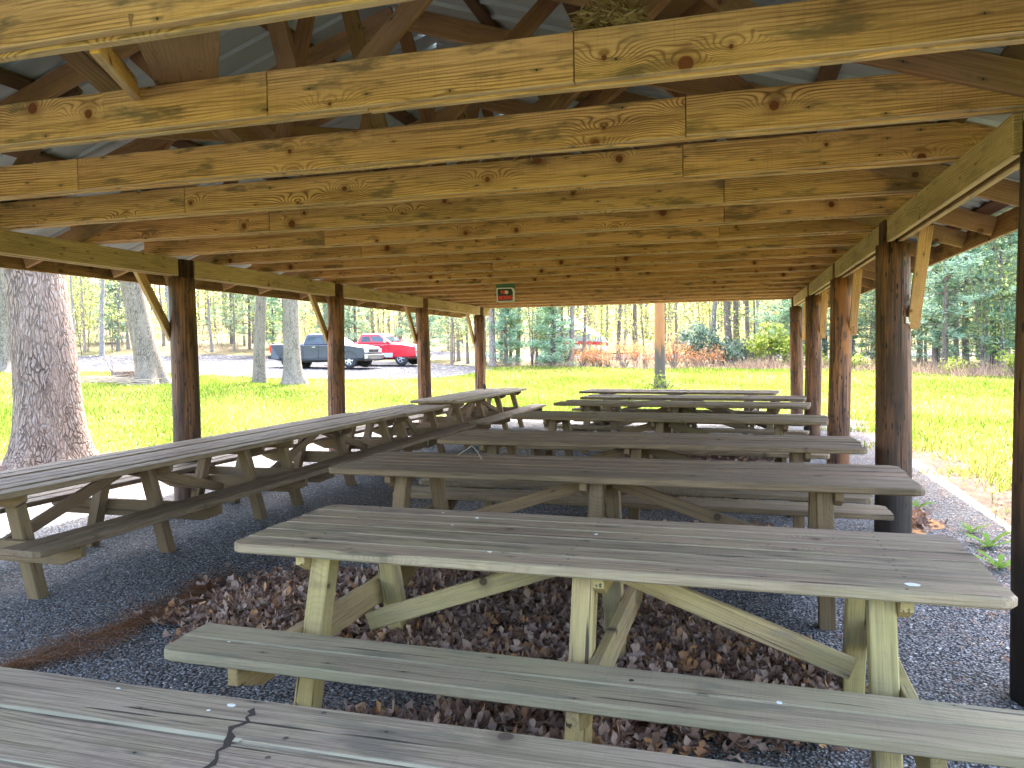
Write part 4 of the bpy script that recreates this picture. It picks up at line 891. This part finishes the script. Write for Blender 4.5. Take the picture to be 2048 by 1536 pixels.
near_saps = [(-44.5, 42.2), (-41.8, 41.6), (-42.0, 44.4), (-45.8, 44.9), (-38.9, 48.2), (-33.0, 52.5), (-29, 51.5), (-24, 49.5), (-20.5, 47.8), (-17.2, 46.5), (-15, 44.4), (-11, 42.6), (-7.2, 43.2), (-4.9, 44.2), (6.2, 40.2), (7.4, 38.8), (8.0, 41.5), (10.6, 35.6), (11.6, 36.6), (9.9, 36.0), (12.4, 34.6), (13.6, 36.4), (8.9, 39.0)]
for i, (x, y) in enumerate(near_saps):
    lab = 'thin leafy sapling at the edge of the gravel lot' if x < -14 else ('thin leafy sapling at the far edge of the lawn' if x < 3 else 'thin leafy sapling in the thicket right of the shelter')
    tree('sapling', SAP, i, x, y, random.uniform(.75, 1.1), 1.0, lab, lab.replace('sapling', 'saplings', 1), jit((1.05, 1.05, .95), .2), (1.1, 1, .95))
# shrubs
def shrub(name, mat, x, y, rx, ry, h, n, size, label, seed, stems=14, group=None, cat='shrub'):
    r = np.random.default_rng(seed); rr = random.Random(seed); z0 = T(x, y); t = empty(name, (x, y, z0), label=label, cat=cat, group=group); mb = MB(); C = []
    for k in range(stems):
        a = rr.uniform(0, 6.28); q = rr.uniform(.2, 1) ; e = Vector((math.cos(a) * rx * q, math.sin(a) * ry * q, h * rr.uniform(.55, 1.0) * math.sqrt(max(.15, 1 - q * q * .7)))); m = e * .5 + Vector((rr.gauss(0, .1), rr.gauss(0, .1), .1))
        mb.tube([(e.x * .12, e.y * .12, -.05), m, e], [.022, .014, .004], 4, False); C += [tuple(m * .4 + e * .6), tuple(e), tuple(e), tuple(m * .15 + e * .85), tuple(m)]
    mb.build('stems', MW['dark_bark'], t, smooth=True); C = np.array(C); k = r.integers(0, len(C), n)
    V, F = quads(n, C[k] + r.normal(0, .17, (n, 3)) * np.array([1, 1, .8]), size, r); V[:, 2] = np.maximum(V[:, 2], .02); obj('foliage', mesh_arrays('foliage', V, F, mat), t)
    return t
shrub('rhododendron_bush', MW['rhodo'], -1.75, 41.0, 1.25, .9, 2.3, 1700, .11, 'grey green rhododendron bush right of the orange pole', 1, 26)
shrub('rhododendron_bush', MW['rhodo'], -.75, 42.6, 1.2, .9, 1.5, 900, .11, 'low grey green bush behind the orange saplings', 2, 18)
shrub('rhododendron_bush', MW['rhodo'], .55, 41.3, 1.2, .8, 1.3, 900, .11, 'dark green low bush left of the yellow green bush', 3, 18)
shrub('spring_bush', MW['ygshrub'], 1.75, 39.8, 1.2, .9, 2.1, 1700, .09, 'yellow green leafy bush left of the far right post', 4, 26)
shrub('spring_bush', MW['ygshrub'], 2.9, 39.4, .9, .8, 1.3, 800, .09, 'smaller yellow green bush beside the far right post', 5, 18)
for i, (x, y, h, rx) in enumerate([(-7.7, 40.5, 1.25, .75), (-6.75, 40.3, 1.3, .5), (-5.5, 40.2, 1.55, .75), (-4.9, 41.1, 1.5, .7), (-3.55, 40.2, 1.3, .6), (-2.9, 39.9, 1.9, .35), (-2.25, 39.9, 1.3, .45), (-1.4, 39.7, 1.05, .4), (-.7, 39.8, 1.15, .35), (-7.1, 40.9, 1.0, .6), (-6.2, 40.0, 1.05, .45), (-4.4, 40.0, 1.1, .5), (-3.0, 40.6, 1.0, .6), (-1.9, 39.5, .9, .35)]):
    shrub('orange_sapling', MW['orange'], x, y, rx, .45, h, int(560 * rx / .5), .042, 'dead sapling with orange needles at the far edge of the lawn', 10 + i, 12, 'orange dead saplings along the lawn edge', 'sapling')
for i, (x, y, h) in enumerate([(5.2, 37.3, .7), (6.6, 35.4, .8), (9.6, 31.5, .9), (10.6, 30.8, 1.0), (8.4, 33.0, .6), (3.9, 38.2, .6)]):
    shrub('low_bush', MW['ygshrub'], x, y, .6, .5, h, 350, .07, 'low yellow green bush along the right lawn edge', 30 + i, 10, 'low bushes along the right lawn edge')
# dry grass fringe and far wood (nobody could count these)
def fringe():
    r = np.random.default_rng(3); L = np.array([(-12.5, 41.7), (-8, 40.6), (-2.7, 38.5), (1.5, 38.4), (5, 37.0), (7.3, 33.9), (9.2, 31.2), (13, 27.6), (19, 23.5)]); n = 7000; k = r.choice(r.uniform(2.4, 7.99, 90), n) + r.normal(0, .05, n); k[:1500] = r.uniform(0, 3, 1500); k = np.clip(k, 0, 7.99); i = k.astype(int); f = (k - i)[:, None]
    P = L[i] * (1 - f) + L[i + 1] * f + r.normal(0, .55, (n, 2)); z = TN(P[:, 0], P[:, 1]); h = r.uniform(.12, .62, n) * (1 + .5 * np.sin(k * 9)); a = r.uniform(0, 6.28, n); b = r.normal(0, .6, (n, 2)) * h[:, None]; wx = np.cos(a) * .012; wy = np.sin(a) * .012
    V = np.stack([np.stack([P[:, 0] - wx, P[:, 1] - wy, z], 1), np.stack([P[:, 0] + wx, P[:, 1] + wy, z], 1), np.stack([P[:, 0] + b[:, 0], P[:, 1] + b[:, 1], z + h], 1)], 1).reshape(-1, 3)
    return mesh_arrays('dry_grass', V, np.arange(3 * n).reshape(-1, 3), MW['straw'])
tag(obj('dry_grass', fringe()), 'pale dry grass and brambles along the wood edge', 'dry grass', kind='stuff')
def undergrowth():
    r = np.random.default_rng(9); n = 42000; b = np.radians(r.uniform(-54, 24, n)); d = r.uniform(45, 95, n); X, Y = d * np.sin(b), d * np.cos(b); lane = 48 - X * .22
    nc = 900; cb, cd = np.radians(r.uniform(-54, 24, nc)), r.uniform(45, 92, nc); cx_, cy2 = cd * np.sin(cb), cd * np.cos(cb); ch = r.uniform(.4, 6.5, nc) ** 1.0; k = r.integers(0, nc, n)
    X, Y = cx_[k] + r.normal(0, 1.0, n), cy2[k] + r.normal(0, 1.0, n); H = np.abs(ch[k] * r.uniform(.3, 1.0, n)) + .1
    lane = 48 - X * .22; ok = ~((X > -34) & (X < 18) & (Y > lane - .5) & (Y < lane + 14)) & ~((X < -11) & (Y < 52)) & ~((X > -12) & (Y < 42.5)) ; X, Y, H = X[ok], Y[ok], H[ok]
    C = np.stack([X, Y, TN(X, Y) + H], 1); V, F = quads(len(C), C, .11, r, .2); return mesh_arrays('forest_undergrowth', V, F, MW['leaf_spring'])
o = tag(obj('forest_undergrowth', undergrowth(), color=(1.15, 1.1, .85)), 'airy yellow green undergrowth filling the woods', 'undergrowth', kind='stuff')
def twigs():
    r = np.random.default_rng(29); n = 2600; b = np.radians(r.uniform(-54, 24, n)); d = r.uniform(44, 88, n); X, Y = d * np.sin(b), d * np.cos(b); lane = 48 - X * .22
    ok = ~((X > -34) & (X < 18) & (Y > lane - .5) & (Y < lane + 14)) & ~((X < -11) & (Y < 52) & ~((X < -43) & (Y > 43))) & ~((X > -12) & (Y < np.interp(X, [-12, 3, 9, 16], [43, 42, 36, 33]))); X, Y = X[ok], Y[ok]; n = len(X)
    Z = TN(X, Y) + np.where(r.random(n) < .45, r.uniform(1, 5, n), -.05); H = r.uniform(1.0, 4.5, n); a = r.uniform(0, 6.283, n); t = np.abs(r.normal(0, .45, n)); rad = r.uniform(.012, .035, n)
    P0 = np.stack([X, Y, Z], 1); P1 = P0 + np.stack([np.cos(a) * t * H * .4, np.sin(a) * t * H * .4, H * .55], 1); P2 = P1 + np.stack([np.cos(a + .6) * t * H * .5, np.sin(a + .6) * t * H * .5, H * .45], 1); V = []
    for P, k in ((P0, 1.0), (P1, .7), (P2, .2)):
        for j in range(3): V.append(P + np.stack([np.cos(j * 2.094) * rad * k, np.sin(j * 2.094) * rad * k, 0 * rad], 1))
    V = np.stack(V, 1).reshape(-1, 3); f = np.array([(i * 3 + j, i * 3 + (j + 1) % 3, i * 3 + 3 + (j + 1) % 3, i * 3 + 3 + j) for i in range(2) for j in range(3)])
    return mesh_arrays('bare_twigs', V, (f[None] + (np.arange(n) * 9)[:, None, None]).reshape(-1, 4), MW['dark_bark'])
tag(obj('bare_twigs', twigs(), color=(1.5, 1.35, 1.25)), 'tangle of thin bare twigs in the woods', 'twigs', kind='stuff')
def far_wood():
    r = np.random.default_rng(19); n = 26000; b = np.radians(r.uniform(-62, 34, n)); d = r.uniform(90, 135, n); X, Y = d * np.sin(b), d * np.cos(b); H = r.uniform(0, 1, n) ** .8 * 19
    V, F = quads(n, np.stack([X, Y, TN(X, Y) + H], 1), .38, r)
    m = 420; b = np.radians(r.uniform(-62, 34, m)); d = r.uniform(88, 125, m); X, Y = d * np.sin(b), d * np.cos(b); Z = TN(X, Y); Vt, Ft = [], []
    for i in range(m):
        q = r.uniform(.10, .22); bI = len(V) + len(Vt)
        for z, s in ((0, 1), (16, .5)):
            for a in range(4): Vt.append((X[i] + q * s * math.cos(a * 1.571), Y[i] + q * s * math.sin(a * 1.571), Z[i] + z))
        for a in range(4): Ft.append((bI + a, bI + (a + 1) % 4, bI + 4 + (a + 1) % 4, bI + 4 + a))
    me = mesh_arrays('far_woods', np.concatenate([V, np.array(Vt)]), np.concatenate([F, np.array(Ft)]), MW['leaf_spring']); me.materials.append(MW['dark_bark'])
    mi = np.zeros(len(me.polygons), np.int32); mi[len(F):] = 1; me.polygons.foreach_set('material_index', mi); return me
tag(obj('far_woods', far_wood(), color=(1.15, 1.08, .85)), 'far spring woods closing the view', 'woods', kind='stuff')
# orange peeling pole in the lawn
pl = empty('wooden_pole', (-2.42, 26.86, T(-2.42, 26.86) - .05), label='tall peeling wooden pole, orange above and grey below, on the lawn', cat='pole')
obj('shaft', trunk_mesh('shaft', [(0, 0, z) for z in (-.2, 0, .5, 1.2, 2, 3, 4.5, 6, 7.5)], [.19, .19, .185, .18, .178, .172, .165, .155, .15], MW['pole'], 14, 0, .02, 3), pl)
shrub('weed_patch', MW['ygshrub'], -2.2, 26.5, 1.3, .7, .5, 600, .05, 'leafy weeds around the foot of the orange pole', 55, 20, None, 'weeds')
# weeds at the sunny edge
for i, (x, y, s_) in enumerate(((1.72, 8.2, 1.0), (1.93, 7.25, .8), (1.92, 6.75, 1.2), (1.80, 6.1, 1.1), (2.35, 6.5, .8))):
    lab = ('dandelion rosette behind the near table end, beside the right post', 'small dandelion rosette at the shade line', 'tallest dandelion plant on the gravel near the table end', 'dandelion rosette nearest the dark edge post', 'small weed in the sunlit dirt')[i]
    t = empty('dandelion_plant', (x, y, .015), label=lab, cat='weed'); rr = random.Random(i)
    for k in range(9):
        a = k * .7 + rr.uniform(-.2, .2); L_ = s_ * rr.uniform(.12, .2); e = rr.uniform(.3, .9); V = []
        for j in range(5):
            f = j / 4; q = (.004, .016, .012, .02, .002)[j] * s_; c = Vector((math.cos(a) * L_ * f, math.sin(a) * L_ * f, e * L_ * f * (1.25 - .6 * f))); n_ = Vector((-math.sin(a), math.cos(a), 0)) * q; V += [c - n_, c + n_]
        mb = MB(); mb.add(V, [(2 * j, 2 * j + 1, 2 * j + 3, 2 * j + 2) for j in range(4)]); mb.build('leaf', MW['weed'], t)
fl = empty('dandelion_flower', (2.49, 8.67, .01), label='single yellow dandelion flower in the sunlit litter', cat='flower')
mb = MB(); mb.lathe([(.0, .10), (.022, .105), (.03, .115), (.018, .125), (0, .127)], 10); mb.build('blossom', MW['yellow'], fl); mb = MB(); mb.tube([(0, 0, 0), (0, 0, .105)], .003, 5); mb.build('stalk', MW['weed'], fl)

# ------------------------------------------------------------------ grass blades
def grass():
    r = np.random.default_rng(2); n = 340000; b = np.radians(r.uniform(-54, 24, n)); d = 6 + 38 * r.random(n) ** 1.15; X, Y = d * np.sin(b), d * np.cos(b)
    wob = .35 * np.sin(Y * 2.3) + .3 * np.sin(Y * 5.1 + 1) + .25 * np.sin(X * 3.3) + r.normal(0, .28, n)
    rightlim = np.interp(Y, [0, 5, 8, 13, 19], [3.6, 3.5, 3.0, 2.6, 2.3])
    leftlim = np.interp(Y, [0, 4, 8, 11, 17], [-11.3, -11.3, -10.8, -8.7, -7.4])
    inside = (X > leftlim + wob) & (X < rightlim + wob) & (Y < 19.1 + wob)
    A = np.array(LOT_A); lotn = np.interp(X, A[:6, 0], A[:6, 1]); lot = (X < -11.9 + wob * .6) & (Y > lotn + wob * 1.2 + .1)
    wood = Y > np.interp(X, [-13, -8, -2.7, 1.5, 5, 7.3, 9.2, 14, 22], [42, 40.7, 38.4, 38.4, 37.2, 34, 31.2, 27, 22]) + wob * .5
    patch = np.sin(X * .7 + 1) * np.sin(Y * .55) + .6 * np.sin(X * 1.9) * np.cos(Y * 1.7) > -.95
    ok = ~inside & ~lot & ~wood & (patch | (r.random(n) < .5)); X, Y, d = X[ok], Y[ok], d[ok]; n = len(X); z = TN(X, Y)
    h = (.055 + .05 * r.random(n) + .0016 * d) * (1 + .35 * np.sin(X * 1.1) * np.cos(Y * .9)); wd = .0035 + .00055 * d; a = r.uniform(0, 6.283, n); be = r.normal(0, .4, (n, 2)) * h[:, None]
    wx, wy = np.cos(a) * wd, np.sin(a) * wd
    V = np.stack([np.stack([X - wx, Y - wy, z - .005], 1), np.stack([X + wx, Y + wy, z - .005], 1), np.stack([X + be[:, 0], Y + be[:, 1], z + h], 1)], 1).reshape(-1, 3)
    q = np.sin(X * .45 + 1.3 * np.sin(Y * .3)) + np.sin(Y * .62 + X * .21) + .8 * np.sin(X * 1.7 + Y * 1.3) + r.normal(0, .5, n); out = []
    for lo, hi, c, lab in ((-9, -.5, (.72, .86, .62), 'deep green patches of the lawn grass'), (-.5, 1.2, (1.0, 1.0, 1.0), 'bright spring grass blades of the lawn'), (1.2, 9, (1.25, 1.08, 1.35), 'pale yellowish patches of the lawn grass')):
        m = (q >= lo) & (q < hi); W_ = V.reshape(-1, 3, 3)[m].reshape(-1, 3); tag(obj('grass', mesh_arrays('grass', W_, np.arange(len(W_)).reshape(-1, 3), MW['grass']), color=c), lab, 'grass', kind='stuff')
grass()

# ------------------------------------------------------------------ pickups and boat
def wheel(parent, x, y, r, side, spokes=6):
    wt = .26; mb = MB(); mb.lathe([(r * .60, -wt / 2), (r * .93, -wt / 2), (r, -wt * .32), (r, wt * .32), (r * .93, wt / 2), (r * .60, wt / 2)], 28, 'y')
    w_ = mb.build('wheel', MW['rubber'], parent, True); w_.location = (x, y, r)
    mb = MB(); ys = side * wt * .40; mb.lathe([(r * .63, ys), (r * .58, ys + side * .02), (r * .54, ys)], 28, 'y'); mb.lathe([(0, ys + side * .03), (r * .16, ys + side * .03), (r * .2, ys)], 16, 'y')
    for k in range(spokes):
        a = k * 6.283 / spokes; mb.box((r * .36 * math.cos(a), ys + side * .005, r * .36 * math.sin(a)), (r * .42, .03, r * .16), Matrix.Rotation(-a, 3, 'Y'))
    mb.build('rim', MW['alloy'], w_); mb = MB(); mb.lathe([(0, ys - side * .03), (r * .6, ys - side * .03)], 20, 'y'); mb.build('brake_disc', MW['black'], w_)
def pickup(x, y, heading, paint, label, chrome_front=True, two_tone=None, L=5.85, wb=3.78, H=1.88, spokes=6):
    """local +x forward; heading in degrees from world +x"""
    t = empty('pickup_truck', (x, y, T(x, y) + .045), R_(heading), label=label, cat='pickup'); hw = 1.0; xr = -L / 2; xf = L / 2; ar = .48; xfw = xf - .98; xrw = xfw - wb
    def arch(cx_, n=9): return [(cx_ + ar * math.cos(math.pi * k / n), .40 + ar * math.sin(math.pi * k / n)) for k in range(n + 1)][::1]
    out = [(xr + .06, .52), (xrw - ar - .02, .44)] + arch(xrw)[::-1] + [(xrw + ar + .02, .42), (xfw - ar - .02, .42)] + arch(xfw)[::-1] + [(xfw + ar + .02, .46), (xf - .10, .46), (xf - .02, .70), (xf - .05, 1.0), (xf - .16, 1.13), (xf - .8, 1.24), (xf - 1.72, 1.31), (xr + 2.05, 1.33), (xr + 2.03, 1.36), (xr + .02, 1.36), (xr, 1.30), (xr + .02, .72)]
    V, F = prism(out, 2 * hw, .07); V = [(a, c, b) for a, b, c in V]; V = [(a, b * (.955 if c_ > 1.2 or c_ < .5 else 1.0), c_) for a, b, c_ in V]
    obj('body', mesh_py('body', V, F, MW[paint]), t)
    # cab lofted through rings
    x0, x1 = xr + 2.06, xf - 1.60; rings = [(1.30, x0, x1, .95), (1.36, x0, x1 - .06, .945), (1.74, x0 + .10, x1 - .66, .79), (1.83, x0 + .17, x1 - .80, .75), (1.875, x0 + .30, x1 - .95, .66)]
    V, F = [], []; m = 8
    for (z, a, b, q) in rings:
        c_ = .07; V += [(a, -q + c_, z), (a + c_, -q, z), (b - c_, -q, z), (b, -q + c_ * 2, z), (b, q - c_ * 2, z), (b - c_, q, z), (a + c_, q, z), (a, q - c_, z)]
    for i in range(len(rings) - 1):
        for k in range(m): F.append((i * m + k, i * m + (k + 1) % m, (i + 1) * m + (k + 1) % m, (i + 1) * m + k))
    F.append(tuple((len(rings) - 1) * m + k for k in range(m))); cab = obj('cab', mesh_py('cab', V, F, MW[paint]), t)
    def at_side(s, f, z):
        k = (z - 1.36) / (1.74 - 1.36); q = .945 + (.79 - .945) * k; a = x0 + .10 * k; b = (x1 - .06) + (-.60) * k; return Vector((a + (b - a) * f, s * (q + .006), z))
    for s in (-1, 1):
        for (f0, f1) in ((.10, .43), (.475, .90)):
            lo, hi = 1.39, 1.715; p = [at_side(s, f0, lo), at_side(s, f1 + (.03 if f1 > .6 else 0), lo), at_side(s, f1 - (.03 if f1 > .6 else 0), hi), at_side(s, f0 + .02, hi)]
            mb = MB(); d = Vector((0, -s * .012, 0)); mb.add(p + [v + d for v in p], [(0, 1, 2, 3) if s < 0 else (3, 2, 1, 0), (0, 4, 5, 1), (1, 5, 6, 2), (2, 6, 7, 3), (3, 7, 4, 0)]); mb.build('side_window', MW['glass'], cab)
        for fx in (x0 + .98, x0 + .03, x1 - .12):
            mb = MB(); mb.box((fx, s * (hw + .001), .92), (.014, .004, .84)); mb.build('door_seam', MW['black'], t)
        for fx in (x0 + .72, x0 + 1.66):
            mb = MB(); mb.box((fx, s * (hw + .012), 1.15), (.20, .025, .035)); mb.build('door_handle', MW['chrome'], t)
        mb = MB(); mb.box((x1 - .28, s * (hw + .12), 1.42), (.12, .22, .19)); mb.box((x1 - .26, s * (hw + .0), 1.38), (.06, .12, .05)); mb.build('side_mirror', MW['chrome'] if two_tone else MW[paint], t)
        mb = MB(); mb.box((xf - .09, s * .76, .93), (.16, .38, .22)); mb.build('headlight', MW['lamp'], t); mb = MB(); mb.box((xf - .20, s * .965, .93), (.16, .06, .18)); mb.build('turn_lamp', MW['amber'], t)
        mb = MB(); mb.box((xr + .05, s * .90, 1.08), (.10, .17, .42)); mb.build('taillight', MW['tail'], t)
        mb = MB(); mb.box((0, s * (hw - .02), .47), (1.95, .07, .08)); mb.build('running_board', MW['black'], t)
        if two_tone:
            mb = MB(); mb.box(((xfw + xrw) / 2, s * (hw + .004), .60), (wb - 2 * ar - .04, .012, .26)); mb.build('lower_trim', MW[two_tone], t)
        for cx_ in (xfw, xrw):
            V_, F_ = [], []; n = 14
            for k in range(n + 1):
                a = math.pi * k / n
                for q in (ar - .005, ar + .05): V_.append((cx_ + q * math.cos(a), s * (hw + .012), .40 + q * math.sin(a)))
            F_ = [(2 * k, 2 * k + 1, 2 * k + 3, 2 * k + 2) for k in range(n)]
            obj('wheel_arch_trim', mesh_py('wheel_arch_trim', V_, F_, MW['black'] if not two_tone else MW[paint]), t)
            wheel(t, cx_, s * (hw - .15), .40, s, spokes)
    mb = MB(); mb.add([(x1 - .075, -.80, 1.385), (x1 - .075, .80, 1.385), (x1 - .63, .66, 1.725), (x1 - .63, -.66, 1.725)], [(0, 1, 2, 3)]); mb.V = [(a + .015, b, c + .008) for a, b, c in mb.V]; mb.build('windshield', MW['glass'], cab)
    mb = MB(); mb.add([(x0 + .02, -.72, 1.42), (x0 + .02, .72, 1.42), (x0 + .09, .64, 1.70), (x0 + .09, -.64, 1.70)], [(3, 2, 1, 0)]); mb.V = [(a - .02, b, c) for a, b, c in mb.V]; mb.build('rear_window', MW['glass'], cab)
    g_ = MB(); g_.box((xf - .015, 0, .98), (.05, 1.14, .06)); g_.box((xf - .01, 0, .82), (.05, 1.16, .05)); g_.box((xf - .03, 0, .895), (.03, .05, .2)); gr = g_.build('grille', MW['chrome'], t)
    mb = MB(); mb.box((xf - .035, 0, .90), (.03, 1.12, .26)); mb.build('grille_mesh', MW['black'], gr)
    V, F = prism([(-.98, -.12), (-.7, -.16), (.7, -.16), (.98, -.12), (.98, .10), (-.98, .10)], .20, .03); obj('front_bumper', mesh_py('front_bumper', V, F, MW['chrome']), t, mat4=basis((xf + .02, 0, .62), (0, 1, 0), (0, 0, 1)))
    mb = MB(); mb.box((xf - .02, 0, .44), (.18, 1.8, .12)); mb.build('air_dam', MW['black'], t)
    V, F = prism([(-.96, -.1), (.96, -.1), (.96, .1), (-.96, .1)], .18, .02); obj('rear_bumper', mesh_py('rear_bumper', V, F, MW['chrome'] if two_tone else MW['black']), t, mat4=basis((xr - .05, 0, .62), (0, 1, 0), (0, 0, 1)))
    mb = MB(); mb.box((0, 0, .45), (L - 1.2, 1.3, .25)); mb.build('chassis', MW['black'], t)
    return t
HD = math.degrees(math.atan2(0.27542, 0.96122))          # shelter-facing direction, about square to the view from the shelter
pickup(-21.6, 38.1, HD - 17, 'paint_dark', 'dark grey blue crew cab pickup parked on the gravel lot')
pickup(-20.3, 41.9, HD - 17, 'paint_red', 'red crew cab pickup with silver lower side parked behind the dark one', two_tone='paint_silver', spokes=5)
bt = empty('covered_boat', (-10.0, 50.1, T(-10, 50.1)), R_(HD + 2), label='boat with white and grey cover and red stripe on a trailer in the woods', cat='boat')
def boat_layer(name, rows, mat, parent):
    V, F = [], []; m = len(rows[0][1])
    for (x, sec) in rows: V += [(x, y, z) for (y, z) in sec]
    for i in range(len(rows) - 1):
        for k in range(m - 1): F.append((i * m + k, i * m + k + 1, (i + 1) * m + k + 1, (i + 1) * m + k))
    F.append(tuple(range(m))); F.append(tuple(range((len(rows) - 1) * m, len(rows) * m))[::-1])
    return obj(name, mesh_py(name, V, F, mat), parent)
st_ = [(-2.1, 1.05, .75, 1.15), (-1.5, 1.1, 1.5, 1.15), (-.9, 1.1, 1.95, 1.15), (0, 1.1, 1.75, 1.13), (1.0, .9, 1.1, 1.10), (1.8, .45, .5, 1.05), (2.15, .06, .06, 1.0)]
boat_layer('hull', [(x, [(-w_, zt), (-w_ * .95, zt - .33), (-w_ * .5, .55), (0, .5), (w_ * .5, .55), (w_ * .95, zt - .33), (w_, zt)]) for x, w_, h_, zt in st_], MW['white'], bt)
boat_layer('hull_stripe', [(x, [(-w_ * 1.012, zt - .06), (-w_ * 1.015, zt + .17), (w_ * 1.015, zt + .17), (w_ * 1.012, zt - .06)]) for x, w_, h_, zt in st_], MW['redstripe'], bt)
boat_layer('side_cover', [(x, [(-w_ * 1.02, zt + .16), (-w_ * .8, zt + .16 + h_ * .45), (w_ * .8, zt + .16 + h_ * .45), (w_ * 1.02, zt + .16)]) for x, w_, h_, zt in st_], MW['greycov'], bt)
boat_layer('top_cover', [(x, [(-w_ * .83, zt + .13 + h_ * .44), (-w_ * .4, zt + .15 + h_ * .78), (0, zt + .15 + h_ * .85), (w_ * .4, zt + .15 + h_ * .78), (w_ * .83, zt + .13 + h_ * .44)]) for x, w_, h_, zt in st_], MW['white'], bt)
mb = MB(); mb.box((.2, .55, .45), (4.6, .1, .1)); mb.box((.2, -.55, .45), (4.6, .1, .1)); mb.box((3.0, 0, .45), (1.6, .1, .1)); mb.box((-.5, 0, .40), (.12, 1.9, .1)); trl = mb.build('trailer', MW['black'], bt)
for s in (-1, 1): wheel(trl, -.5, s * 1.0, .33, s, 5)

# ------------------------------------------------------------------ labels that single out each tree by its place among its neighbours
ORD = 'first second third fourth fifth sixth seventh eighth ninth tenth eleventh twelfth thirteenth fourteenth fifteenth sixteenth seventeenth eighteenth nineteenth twentieth twenty-first twenty-second twenty-third twenty-fourth twenty-fifth twenty-sixth'.split()
def relabel(group, what, where):
    L = sorted([o for o in bpy.data.objects if o.parent is None and o.get('group') == group], key=lambda o: math.atan2(o.location.x, o.location.y)); n = len(L)
    for i, o in enumerate(L):
        ch = [c for c in o.children if c.name.startswith('trunk')]; k = ch[0].scale.x if ch else 1; sz = 'slender' if k < .7 else ('thick' if k > 1.1 else 'middling')
        pos = 'leftmost' if i == 0 else ('rightmost' if i == n - 1 else (ORD[i] + ' from the left' if i < n / 2 else ORD[n - 1 - i] + ' from the right'))
        w_ = what.replace('SIZE', sz) if ch else what.replace('SIZE ', '')
        o['label'] = f'{w_}, {pos} {where}'
relabel('trunks left of the parking lot', 'SIZE dark trunk', 'of those left of the gravel lot')
relabel('trunks behind the pickups', 'SIZE dark trunk', 'of those behind the parked pickups')
relabel('trunks between lawn and lane', 'SIZE dark trunk', 'of those between lawn and lane')
relabel('trunks right of the shelter', 'SIZE dark trunk', 'among the right pines')
for p_, w_ in (('in the woods behind the gravel lot', 'behind the gravel lot'), ('between the lawn and the gravel lane', 'between lawn and lane'), ('in the thicket right of the shelter', 'in the right thicket')):
    relabel('blue green pines ' + p_, 'bluish pine', 'of pines ' + w_)
for p_, w_ in (('at the edge of the gravel lot', 'along the gravel lot'), ('at the far edge of the lawn', 'along the far lawn edge'), ('in the thicket right of the shelter', 'by the right thicket')):
    relabel('thin leafy saplings ' + p_, 'leafy sapling', 'of saplings ' + w_)
relabel('orange dead saplings along the lawn edge', 'orange dead sapling', 'of the orange row at the lawn edge')
relabel('low bushes along the right lawn edge', 'low yellow green bush', 'along the right lawn edge')
